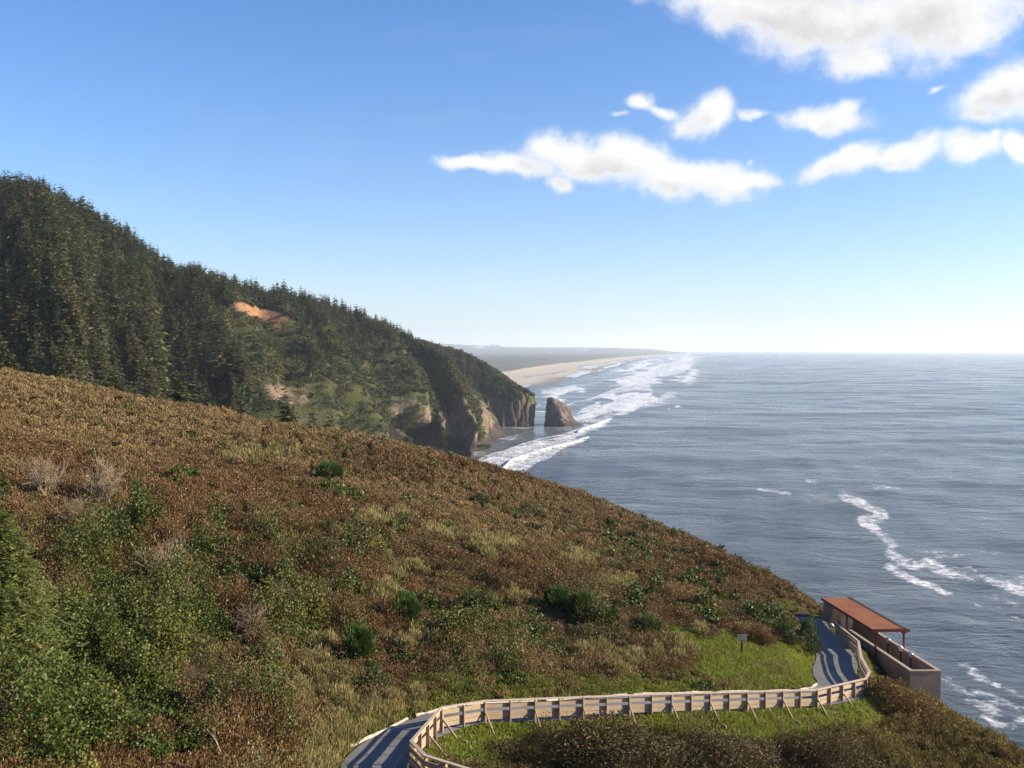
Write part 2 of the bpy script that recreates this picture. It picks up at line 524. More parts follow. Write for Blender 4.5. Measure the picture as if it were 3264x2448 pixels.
def build_tps():
    P = [pix(a, b, y) for a, b, y in CTRL]
    for a, b, y in RIDGE:
        p = pix(a, b, y)
        k = sstep(a, 300, 1300)
        P.append(p + np.array([2 + 6 * k, 22, -9 - 5 * k]))
        P.append(p + np.array([4 + 12 * k, 55, -34 - 14 * k]))
    P += [np.array(p) for p in [(-10, 20, 83), (-20, 20, 86), (0, 20, 80.5), (10, 20, 77), (0, 5, 87), (22, 32, 73.5), (-25, 5, 92), (15, 10, 78),
                                (33, 48, 66), (34, 56, 66), (34, 66, 65), (33, 78, 63), (42, 50, 52), (44, 70, 50), (30, 25, 62),
                                (60, 60, 15), (62, 85, 12), (55, 30, 25), (45, 100, 42), (60, 120, 12), (60, 150, -15),
                                (28.3, 61, 70.6), (28.6, 70, 71.0), (28, 82, 71.0), (-70, 40, 90), (-60, 90, 93), (-90, 130, 94)]]
    for p in PATHC:
        P.append(np.array(p[:3]))
    P = np.array(P)
    n = len(P)
    s = 30.0
    A = P[:, :2] / s

    def phi(r2):
        return 0.5 * r2 * np.log(r2 + 1e-9)
    K = phi(((A[:, None] - A[None]) ** 2).sum(-1)) + np.eye(n) * 0.004
    Q = np.hstack([np.ones((n, 1)), A])
    S = np.block([[K, Q], [Q.T, np.zeros((3, 3))]])
    w = np.linalg.solve(S, np.concatenate([P[:, 2], np.zeros(3)]))

    def ev(x, y):
        sh = np.shape(x)
        B = np.stack([np.ravel(x), np.ravel(y)], -1) / s
        out = np.empty(len(B))
        for i in range(0, len(B), 20000):
            b = B[i:i + 20000]
            k = phi(((b[:, None] - A[None]) ** 2).sum(-1))
            out[i:i + 20000] = k @ w[:n] + w[n] + b @ w[n + 1:]
        return out.reshape(sh)
    return ev


TPS = build_tps()


def hill_z(x, y):
    x, y = np.asarray(x, float), np.asarray(y, float)
    z = TPS(x, y)
    z = z + 0.9 * (fbm(x / 9, y / 9, oct=3, seed=3) - 0.5) * sstep(y, 40, 70)
    d, par = polydist(x, y, PATHD[:, :2])
    i = np.clip(par.astype(int), 0, len(PATHD) - 2)
    f = par - i
    pz = PATHD[i, 2] * (1 - f) + PATHD[i + 1, 2] * f
    hw = PATHD[i, 3] * (1 - f) + PATHD[i + 1, 3] * f
    k = sstep(d, hw + 0.15, hw + 1.6)
    return np.maximum((pz - 0.07) * (1 - k) + z * k, -4.0)


HX0, HX1, HY0, HY1 = -95.0, 95.0, 3.0, 205.0
gx = np.arange(HX0, HX1 + .1, 0.75)
gy = np.concatenate([np.arange(HY0, 80, 0.6), np.arange(80, HY1, 1.0)])
GX, GY = np.meshgrid(gx, gy, indexing='ij')
GZ = hill_z(GX, GY)


def hz(x, y):
    """fast bilinear lookup of the built hillside"""
    x, y = np.asarray(x, float), np.asarray(y, float)
    i = np.clip(np.searchsorted(gx, x) - 1, 0, len(gx) - 2)
    j = np.clip(np.searchsorted(gy, y) - 1, 0, len(gy) - 2)
    fx = np.clip((x - gx[i]) / (gx[i + 1] - gx[i]), 0, 1)
    fy = np.clip((y - gy[j]) / (gy[j + 1] - gy[j]), 0, 1)
    return (GZ[i, j] * (1 - fx) + GZ[i + 1, j] * fx) * (1 - fy) + (GZ[i, j + 1] * (1 - fx) + GZ[i + 1, j + 1] * fx) * fy


def hnorm(x, y):
    e = 0.8
    return unit(np.stack([-(hz(x + e, y) - hz(x - e, y)) / (2 * e), -(hz(x, y + e) - hz(x, y - e)) / (2 * e), np.ones_like(x)], -1))


def soil_mat():
    m, N, out = mat_new('soil')
    tc = N.n('ShaderNodeTexCoord')
    v = tc.outputs['Object']
    n = N.noise(v, 0.5, 8.0, 0.65)
    n2 = N.noise(v, 6.0, 5.0, 0.65)
    a = N.n('ShaderNodeAttribute', {'attribute_name': 'lawn'})
    c = N.mix(N.ss(n, 0.35, 0.65), (0.040, 0.026, 0.014), (0.030, 0.027, 0.012))
    c = N.mix(N.ss(n2, 0.45, 0.7), c, (0.09, 0.06, 0.03))
    gr = N.mix(N.ss(n2, 0.35, 0.7), (0.075, 0.095, 0.016), (0.12, 0.130, 0.026))
    c = N.mix(a.outputs['Fac'], c, gr)
    b = N.n('ShaderNodeBump', Strength=0.8, Distance=0.15, Height=n2)
    p = N.n('ShaderNodeBsdfPrincipled', Base_Color=c, Roughness=0.95, Normal=b.outputs[0])
    p.inputs['Specular IOR Level'].default_value = 0.1
    m.node_tree.links.new(p.outputs[0], out.inputs[0])
    return m


LAWN_A = [(1425, 1328), (1475, 1358), (1530, 1378), (1575, 1362), (1640, 1392), (1690, 1372), (1735, 1410), (1775, 1425), (1782, 1450), (1778, 1482), (1600, 1490), (1520, 1470), (1490, 1425)]
LAWN_B = [(880, 1610), (960, 1585), (1050, 1555), (1200, 1545), (1500, 1530), (1750, 1520), (1870, 1490), (1880, 1440), (1970, 1560), (1890, 1580), (1700, 1604), (1500, 1592), (1300, 1590), (1200, 1592), (1080, 1605), (1070, 1630), (1170, 1665), (900, 1680)]


def lawn_mask(P):
    dx, dy = todisp(P)
    w = 14 * (fbm(P[..., 0] * 0.7, P[..., 1] * 0.7, oct=3, seed=50) - 0.5) * 2
    a = sstep(polysd(dx, dy, LAWN_A, 1.3) + w, -4, 10)
    b = sstep(polysd(dx, dy, LAWN_B, 1.3) + w, -4, 10) * (P[..., 1] > 30)
    return np.maximum(a, b)


def build_hill():
    P = np.stack([GX, GY, GZ], -1)
    lm = lawn_mask(P)
    o = np_mesh('hillside_ground', P, grid_faces(len(gx), len(gy)), soil_mat(), smooth=True, attrs={'lawn': lm.ravel()})
    tag(o, kind='structure')


build_hill()
print('hill', round(time.time() - T0, 1))


# ------------------------------------------------------------------ leaves in bulk
def leaves(C, A, L, W, colr, seed=0, B=None):
    """diamond leaves: centre C, long axis A, length L, width W, colour colr -> V, F, col"""
    r = np.random.default_rng(seed)
    n = len(C)
    if B is None:
        B = r.normal(size=(n, 3))
    B = unit(B - (B * A).sum(-1, keepdims=True) * A)
    L = np.broadcast_to(np.asarray(L, float), (n,))[:, None]
    W = np.broadcast_to(np.asarray(W, float), (n,))[:, None]
    V = np.stack([C - A * L / 2, C + B * W / 2 - A * L * 0.08, C + A * L / 2, C - B * W / 2 - A * L * 0.08], 1)
    F = np.arange(n * 4).reshape(n, 4)
    return V.reshape(-1, 3), F, np.repeat(colr, 4, 0)


class Bulk:
    def __init__(s):
        s.V, s.F, s.C, s.n = [], [], [], 0

    def add(s, V, F, C):
        s.V.append(V)
        s.F.append(F + s.n)
        s.C.append(C)
        s.n += len(V)

    def build(s, name, mat, parent=None):
        o = np_mesh(name, np.concatenate(s.V), np.concatenate(s.F), mat, np.concatenate(s.C), parent=parent)
        return o


def rand_dirs(n, r, up=0.0):
    d = r.normal(size=(n, 3))
    d = unit(d)
    d[:, 2] += up
    return unit(d)


def lerpc(a, b, t):
    return np.asarray(a) * (1 - t[:, None]) + np.asarray(b) * t[:, None]


# kinds of ground cover
KINDS = ('brush', 'salal', 'olive', 'tussock', 'goldbrush', 'darkbrush', 'bank')
GREEN = [(110, 1630, 170, 52), (330, 1640, 110, 36), (312, 1150, 36, 20), (468, 1195, 60, 20), (294, 1275, 52, 48), (398, 1354, 62, 50), (242, 1371, 110, 60), (104, 1413, 110, 74), (260, 1482, 120, 74),
         (87, 1517, 120, 84), (294, 1551, 95, 52), (640, 1371, 60, 34), (730, 1070, 42, 20), (350, 1440, 60, 60), (1690, 1350, 60, 18), (1745, 1380, 40, 40),
         (200, 1240, 60, 36), (1055, 1330, 60, 25), (1000, 1375, 80, 35), (1130, 1400, 60, 22)]
OLIVE = [(450, 1448, 120, 72), (380, 1400, 60, 50), (800, 1490, 90, 30), (1280, 1335, 90, 30), (640, 985, 50, 14), (540, 970, 70, 14)]
TUSS = [(690, 1455, 62, 80), (650, 1500, 70, 50), (735, 1520, 36, 60), (830, 1130, 60, 22), (960, 1155, 50, 20), (1060, 1105, 36, 14), (1250, 1215, 40, 16), (1330, 1260, 40, 16),
        (1370, 1420, 130, 46), (900, 1395, 60, 26), (1450, 1400, 55, 45), (1080, 1180, 60, 30), (860, 1230, 60, 18), (820, 1290, 40, 16), (1120, 1300, 60, 16), (560, 985, 80, 16)]


def blob_score(dx, dy, L):
    s = np.zeros(np.shape(dx))
    for cx, cy, rx, ry in L:
        s = np.maximum(s, 1.25 - np.hypot((dx - cx) / rx, (dy - cy) / ry) * 0.75)
    return s


def ground_cover():
    r = np.random.default_rng(5)
    pts = []
    for y0, y1, sp in ((24, 40, 0.55), (40, 62, 0.66), (62, 90, 0.85), (90, 150, 1.05)):
        xs = np.arange(-92, 60, sp)
        ys = np.arange(y0, y1, sp)
        a, b = np.meshgrid(xs, ys, indexing='ij')
        a, b = a.ravel(), b.ravel()
        k = np.abs(a) < b * 0.62 + 4
        pts.append(np.stack([a[k] + r.uniform(-.5, .5, k.sum()) * sp, b[k] + r.uniform(-.5, .5, k.sum()) * sp], -1))
    P2 = np.concatenate(pts)
    z = hz(P2[:, 0], P2[:, 1])
    P = np.column_stack([P2, z])
    dx, dy = todisp(P)
    k = (dx > -160) & (dx < 2400) & (dy < 1790) & (z > 40)
    # off the path and away from the shelter and the lawns
    d, par = polydist(P[:, 0], P[:, 1], PATHD[:, :2])
    hw = PATHD[np.clip(np.round(par).astype(int), 0, len(PATHD) - 1), 3]
    k &= d > hw + 0.55
    df, _ = polydist(P[:, 0], P[:, 1], [f[:2] for f in FENCE])
    k &= df > 0.7
    k &= ~((P[:, 0] > 25.4) & (P[:, 0] < 30.2) & (P[:, 1] > 61.4) & (P[:, 1] < 80))
    lm = lawn_mask(P)
    k &= r.uniform(size=len(P)) > lm * 1.02
    # hidden behind the ridge
    nn = hnorm(P[:, 0], P[:, 1])
    view = unit(np.array([0, 0, CAM_H]) - P)
    k &= (nn * view).sum(-1) > -0.10
    gap = fbm(P[:, 0] / 2.7, P[:, 1] / 2.7, oct=2, seed=23)
    k &= ~((gap < .40) & (P[:, 1] < 62) & (d > 3.5) & (r.uniform(size=len(P)) < .4))
    P, dx, dy, nn, d = P[k], dx[k], dy[k], nn[k], d[k]
    n = len(P)
    big = fbm(P[:, 0] / 5, P[:, 1] / 5, oct=3, seed=21)
    sml = fbm(P[:, 0] / 1.9, P[:, 1] / 1.9, oct=3, seed=22)
    jit = (sml - 0.5) * 2.1 + r.normal(size=n) * 0.10
    sG, sO, sT = blob_score(dx, dy, GREEN) + jit, blob_score(dx, dy, OLIVE) + jit * 0.8, blob_score(dx, dy, TUSS) + (fbm(P[:, 0] / 1.6, P[:, 1] / 1.6, oct=3, seed=33) - 0.5) * 1.6
    kind = np.zeros(n, int)
    wild = fbm(P[:, 0] / 2.6, P[:, 1] / 2.6, oct=3, seed=44)
    kind[(wild > 0.68) & (dy > 1080)] = 2
    kind[(wild < 0.29) & (dy > 1150)] = 1
    kind[sO > 0.62] = 2
    kind[sT > 0.66] = 3
    kind[sG > 0.70] = 1
    below = (P[:, 1] < np.interp(P[:, 0], [f[0] for f in FENCE[4:9]] + [40], [f[1] for f in FENCE[4:9]] + [62])) & (P[:, 0] > -3.5)
    kind[below] = np.where(P[below, 0] + (sml[below] - .5) * 8 > 18.5, 4, 5)
    right = (P[:, 0] > 24) & (P[:, 1] < 61)
    kind[right] = 4
    bank = (d < 4.2) & ~below & (P[:, 1] > 41) & (P[:, 0] > -5.5) & (dx < 1790)
    kind[bank & (r.uniform(size=n) < 0.75)] = 6
    kind[(P[:, 1] < 52) & (~below) & (d < 3.0) & (P[:, 0] < -4)] = 3
    dist = np.hypot(P[:, 1], P[:, 0])
    tanz = sstep(fbm(P[:, 0] / 14, P[:, 1] / 14, oct=2, seed=61) + sstep(dist, 85, 130) * 0.25 + (dx < 700) * sstep(dist, 70, 110) * .12, 0.45, 0.8)
    yel = fbm(P[:, 0] / 3.1, P[:, 1] / 3.1, oct=3, seed=62)
    bulks = {'dry_brush': Bulk(), 'leafy_ground_cover': Bulk(), 'dry_grass': Bulk()}
    #            radius      height      leaf  stretch dens  upright
    spec = {0: ((.45, .95), (.45, 1.0), 1.00, 2.6, 1.05, .55, 'dry_brush'),
            1: ((.5, 1.0), (.55, 1.15), 1.5, 1.35, 1.3, .15, 'leafy_ground_cover'),
            2: ((.5, .95), (.6, 1.2), .85, 1.5, 1.25, .25, 'leafy_ground_cover'),
            3: ((.4, .75), (.55, .95), 1.05, 7.0, 1.0, .75, 'dry_grass'),
            4: ((.45, .85), (.5, .95), .85, 2.0, 1.2, .4, 'dry_brush'),
            5: ((.5, 1.0), (.6, 1.15), .85, 1.9, 1.25, .35, 'dry_brush'),
            6: ((.35, .65), (.15, .36), .8, 3.0, 1.0, .5, 'dry_grass')}
    for q in range(7):
        idx = np.nonzero(kind == q)[0]
        if not len(idx):
            continue
        (r0, r1), (h0, h1), lf, st, dens, upr, bk = spec[q]
        rad = r.uniform(r0, r1, len(idx)) * (0.8 + 0.5 * big[idx])
        hgt = r.uniform(h0, h1, len(idx)) * (0.55 + 0.9 * big[idx])
        if q in (0, 1, 2, 5):
            mo = fbm(P[idx, 0] / 2.7, P[idx, 1] / 2.7, oct=2, seed=23)
            near_ = 1 - sstep(dist[idx], 60, 95)
            gain = {0: 1.7, 1: 3.0, 2: 2.4, 5: 1.8}[q] * (1 - .45 * sstep(dx[idx], 700, 1000))
            hgt *= (1 - near_) + near_ * (0.35 + gain * sstep(mo, .38, .68))
            rad *= 1 + near_ * .25 * sstep(mo, .4, .65)
        hgt *= 1 - .75 * (np.hypot(P[idx, 0] + 19.3, P[idx, 1] - 35.0) < 4.6)      # low growth round the young spruce
        fade = sstep(d[idx], 1.6, 3.5)
        hgt *= 0.45 + 0.55 * fade
        base_l = np.maximum(0.062, dist[idx] / FPX * (1.0 if q == 0 else 1.25)) * lf
        area = 2 * math.pi * rad * (rad * 0.5 + hgt * 0.5)
        lw = base_l * base_l * st ** 0.35
        cnt = np.clip(dens * area / (lw * 0.55), 14, 520).astype(int)
        own = np.repeat(np.arange(len(idx)), cnt)
        m = len(own)
        # a point in a dome
        dd = rand_dirs(m, r)
        dd[:, 2] = np.abs(dd[:, 2])
        rr = r.uniform(0.25, 1.0, m) ** 0.5
        lump = 0.75 + 0.5 * vnoise(dd[:, 0] * 2.2 + own * 3.1, dd[:, 1] * 2.2, dd[:, 2] * 2.2, seed=9)
        if q in (0, 1, 2, 4, 5):
            # leaves gather in sprays around a few branch ends, dark hollows between them
            K = 9 if q != 1 else 11
            sd = rand_dirs(len(idx) * K, r)
            sd[:, 2] = np.abs(sd[:, 2])
            sd *= r.uniform(.55, 1.05, (len(sd), 1))
            pick = own * K + r.integers(0, K, m)
            spray = sd[pick] + r.normal(size=(m, 3)) * (.15 if q != 0 else .17)
            inn = r.uniform(size=m) < .2
            q_ = dd * (rr * lump)[:, None]
            inn |= (q == 0) & (r.uniform(size=m) < sstep(dist[idx][own], 45, 75))
            q_ = np.where(inn[:, None], q_, spray)
            dd = unit(q_ + 1e-6)
            rr, lump = np.linalg.norm(q_, axis=1), np.ones(m)
        C = P[idx][own] + dd * (rr * lump)[:, None] * np.column_stack([rad[own], rad[own], hgt[own]])
        C[:, 2] += 0.02
        A = unit(rand_dirs(m, r) * (1 - upr) + dd * 0.35 + np.array([0, 0, 1.0]) * upr * 1.3)
        sz = r.uniform(0.65, 1.4, m)
        Ln = base_l[own] * st ** 0.62 * sz
        Wd = base_l[own] * st ** -0.38 * sz
        tt = r.uniform(size=m)
        pc = r.normal(size=len(idx)) * 0.16
        if q == 0:
            ca = lerpc((0.086, 0.046, 0.017), (0.150, 0.085, 0.033), tt)
            cb = lerpc((0.156, 0.103, 0.041), (0.240, 0.168, 0.074), tt)
            c = lerpc(ca, cb, np.clip(tanz[idx][own] + r.normal(size=m) * 0.2, 0, 1))
            cg = lerpc((0.075, 0.075, 0.018), (0.135, 0.125, 0.032), tt)
            c = lerpc(c, cg, sstep(yel[idx][own] + r.normal(size=m) * 0.05, 0.56, 0.76) * 0.55)
            tw = r.uniform(size=m) < 0.06
            c[tw] = (0.27, 0.22, 0.16)
        elif q == 1:
            c = lerpc((0.024, 0.043, 0.008), (0.080, 0.102, 0.017), tt)
            c = lerpc(c, lerpc((0.16, 0.17, 0.03), (0.22, 0.18, 0.04), tt), sstep(yel[idx][own] + r.normal(size=m) * 0.06 + 0.08 * sstep(dy[idx][own], 1520, 1640), 0.54, 0.72) * (0.32 + .4 * sstep(dy[idx][own], 1540, 1640)))
            br = r.uniform(size=m) < 0.025
            c[br] = (0.17, 0.09, 0.035)
        elif q == 2:
            c = lerpc((0.060, 0.070, 0.018), (0.125, 0.120, 0.034), tt)
            br = r.uniform(size=m) < 0.22
            c[br] = lerpc((0.13, 0.075, 0.03), (0.2, 0.12, 0.055), tt[br])
        elif q == 3:
            c = lerpc((0.21, 0.165, 0.065), (0.34, 0.265, 0.125), tt)
            gg = r.uniform(size=m) < 0.38
            c[gg] = lerpc((0.10, 0.115, 0.03), (0.19, 0.19, 0.06), tt[gg])
        elif q == 4:
            c = lerpc((0.115, 0.070, 0.024), (0.205, 0.150, 0.048), tt)
            gg = r.uniform(size=m) < 0.3
            c[gg] = lerpc((0.07, 0.08, 0.02), (0.15, 0.14, 0.035), tt[gg])
        elif q == 5:
            c = lerpc((0.066, 0.040, 0.018), (0.120, 0.076, 0.032), tt)
            gg = r.uniform(size=m) < 0.34
            c[gg] = lerpc((0.05, 0.062, 0.016), (0.10, 0.115, 0.028), tt[gg])
        else:
            c = lerpc((0.090, 0.115, 0.020), (0.165, 0.185, 0.036), tt)
            br = r.uniform(size=m) < 0.2
            c[br] = lerpc((0.17, 0.11, 0.045), (0.24, 0.17, 0.08), tt[br])
        c = np.clip(c * (1 + pc[own])[:, None], 0.004, 0.6)
        if q in (3, 6):   # arching blades
            A[:, 2] = np.abs(A[:, 2])
        bulks[bk].add(*leaves(C, A, Ln, Wd, c, seed=100 + q))
    tag(bulks['dry_brush'].build('dry_brush', M_LEAF), kind='stuff')
    tag(bulks['leafy_ground_cover'].build('leafy_ground_cover', M_GLOSS), kind='stuff')
    tag(bulks['dry_grass'].build('dry_grass', M_GRASS), kind='stuff')
    print('cover clumps', n, [b.n // 4 for b in bulks.values()])


ground_cover()


def lawn_grass():
    r = np.random.default_rng(8)
    n = 420000
    P = np.column_stack([r.uniform(-8, 30, n), r.uniform(30, 68, n), np.zeros(n)])
    P[:, 2] = hz(P[:, 0], P[:, 1])
    lm = lawn_mask(P)
    d, par = polydist(P[:, 0], P[:, 1], PATHD[:, :2])
    hw = PATHD[np.clip(np.round(par).astype(int), 0, len(PATHD) - 1), 3]
    near = (d < hw + 0.9 + 2.2 * fbm(P[:, 0] / 4, P[:, 1] / 4, oct=2, seed=73)) * 0.7
    k = (r.uniform(size=n) < np.maximum(lm, near)) & (d > hw + 0.12)
    k &= ~((P[:, 0] > 26.4) & (P[:, 0] < 29.1) & (P[:, 1] > 61.5))
    P, lm = P[k], lm[k]
    m = len(P)
    tuft = fbm(P[:, 0] / 0.7, P[:, 1] / 0.7, oct=3, seed=71)
    h = (0.06 + 0.20 * tuft) * r.uniform(0.7, 1.3, m)
    A = unit(rand_dirs(m, r) * 0.55 + np.array([0.05, 0, 1.0]))
    t = r.uniform(size=m)
    c = lerpc((0.130, 0.165, 0.020), (0.240, 0.270, 0.042), t)
    dry = sstep(fbm(P[:, 0] / 1.3, P[:, 1] / 1.3, oct=3, seed=72) + r.normal(size=m) * .06, 0.5, 0.72)
    c = lerpc(c, lerpc((0.20, 0.19, 0.05), (0.17, 0.12, 0.05), t), dry * 0.7)
    C = P + A * (h / 2)[:, None]
    V, F, cc = leaves(C, A, h * 1.3, 0.045 * r.uniform(.7, 1.4, m), c, 3)
    tag(np_mesh('lawn_grass', V, F, M_GRASS, cc), kind='stuff')


lawn_grass()
print('cover', round(time.time() - T0, 1))


# ------------------------------------------------------------------ the path
def build_path():
    n = 260
    D = catmull(PATHC, n)
    T = np.gradient(D[:, :2], axis=0)
    T = unit(T)
    Nn = np.stack([-T[:, 1], T[:, 0]], -1)
    w = 9
    s = np.linspace(-1, 1, w)
    V = np.zeros((n, w, 3))
    hwj = D[:, 3] + 0.12 * (fbm(np.arange(n) / 4.0, np.zeros(n), oct=3, seed=4) - .5)
    for j, a in enumerate(s):
        V[:, j, :2] = D[:, :2] + Nn * (a * hwj)[:, None]
        V[:, j, 2] = D[:, 2] + 0.02 * (1 - a * a)
    F = grid_faces(n, w)[:, ::-1]
    tag(np_mesh('path', V, F, M_ASPH, smooth=True), kind='structure')
    return D, Nn, hwj


PD, PN, PH = build_path()


def path_edge(i, side, off):
    a = PD[i, :2] + PN[i] * side * (PH[i] + off)
    return np.array([a[0], a[1], PD[i, 2]])


def build_curbs():
    # white-painted curb logs along the uphill edge
    L = [((-7.05, 38.6), (-4.95, 42.9), 'longest white painted curb log, at the left edge of the shadowed bend in the path'),
         ((-4.62, 43.3), (-2.75, 44.9), 'white curb log beside the path above the first braced fence post of the bend'),
         ((-2.35, 45.15), (1.3, 46.75), 'weathered white curb log half hidden in grass behind the left end of the fence'),
         ((1.75, 46.95), (6.2, 48.8), 'pale curb log lying along the bank behind the middle of the long fence'),
         ((6.6, 48.98), (11.2, 51.0), 'pale curb log at the foot of the grassy bank below the small sign'),
         ((11.6, 51.2), (16.2, 53.2), 'pale curb log leading up to the short white end log by the bend'),
         ((16.9, 53.45), (17.95, 54.2), 'short bright white curb log set apart at the inside corner of the path'),
         ((17.98, 54.3), (18.55, 55.3), 'small white curb stub turning up the inside of the path bend')]
    r = np.random.default_rng(12)
    for (a, b), (c, d), lab in L:
        m = MB()
        n = 9
        pts, rad = [], []
        for i in range(n):
            t = i / (n - 1)
            x, y = a + (c - a) * t, b + (d - b) * t
            dd, par = polydist(np.array([x]), np.array([y]), PATHD[:, :2])
            zz = PATHD[int(round(par[0])), 2]
            pts.append((x + r.normal() * .015, y + r.normal() * .015, zz + 0.055 + r.normal() * 0.014))
            rad.append(0.068 + r.normal() * 0.012)
        m.tube(pts, rad, 8)
        o = m.build('curb_log', M_CURB)
        tag(o, lab, 'curb', 'white curb logs along the uphill edge of the path')


build_curbs()


# ------------------------------------------------------------------ the fence
def resample(line, step):
    line = np.asarray(line, float)
    out = [line[0]]
    corner = [True]
    for i in range(len(line) - 1):
        d = np.linalg.norm(line[i + 1, :2] - line[i, :2])
        k = max(1, int(round(d / step)))
        for j in range(1, k + 1):
            out.append(line[i] + (line[i + 1] - line[i]) * j / k)
            corner.append(j == k)
    return np.array(out), corner


def build_fence():
    P, corner = resample(FENCE, 1.22)
    base = empty('wooden_fence', tuple(P[3]))
    tag(base, 'tan wooden board fence with braced posts winding along the outer edge of the path', 'fence')
    off = Vector(P[3])
    n = len(P)
    rel = [Vector(p) - off for p in P]
    H = 1.07

    def tang(i):
        a, b = P[max(i - 1, 0)], P[min(i + 1, n - 1)]
        t = Vector((b[0] - a[0], b[1] - a[1], 0)).normalized()
        return t
    for i in range(n):
        t = tang(i)
        out = Vector((t.y, -t.x, 0))          # away from the path (to the right of travel)
        p = rel[i] + out * 0.08
        m = MB()
        m.bar(p + Vector((0, 0, -0.35)), p + Vector((0, 0, H - 0.02)), 0.06 if i % 2 else 0.085, 0.14, up=out)
        m.build('post', M_WOODP, base, bevel=0.006)
        if i % 2 == 0 and 4 <= i < n - 5:
            q = p + out * 0.95
            gz = float(hz(q.x + off.x, q.y + off.y)) - off.z
            m = MB()
            m.bar(p + out * 0.07 + Vector((0, 0, 0.52)), Vector((q.x, q.y, gz - 0.08)), 0.05, 0.09)
            m.build('brace', M_WOOD, base, bevel=0.005)
            if i % 4 == 0:
                m = MB()
                e = q + t * 0.0
                m.bar(Vector((q.x, q.y, gz + 0.02)) - out * 0.08, Vector((q.x, q.y, gz + 0.01)) + out * 0.42 , 0.05, 0.1)
                m.build('stake', M_WOOD, base, bevel=0.005)
    # boards on the path side of the posts, each spanning up to two bays, broken at the corners
    i = 0
    while i < n - 1:
        j = i + 1
        if not corner[j] and j < n - 1:
            j += 1
        a, b = rel[i], rel[j]
        t = (Vector((b.x, b.y, 0)) - Vector((a.x, a.y, 0))).normalized()
        out = Vector((t.y, -t.x, 0))
        for zc, hh in ((0.235, 0.19), (0.45, 0.20), (0.81, 0.20)):
            m = MB()
            m.bar(a - out * 0.02 + t * 0.006 + Vector((0, 0, zc)), b - out * 0.02 - t * 0.006 + Vector((0, 0, zc)), 0.04, hh)
            m.build('board', M_WOOD, base)
        m = MB()
        m.bar(a + out * 0.05 + Vector((0, 0, H)) + t * 0.003, b + out * 0.05 + Vector((0, 0, H)) - t * 0.003, 0.16, 0.045)
        m.build('top_rail', M_RAIL, base, bevel=0.006)
        i = j


build_fence()


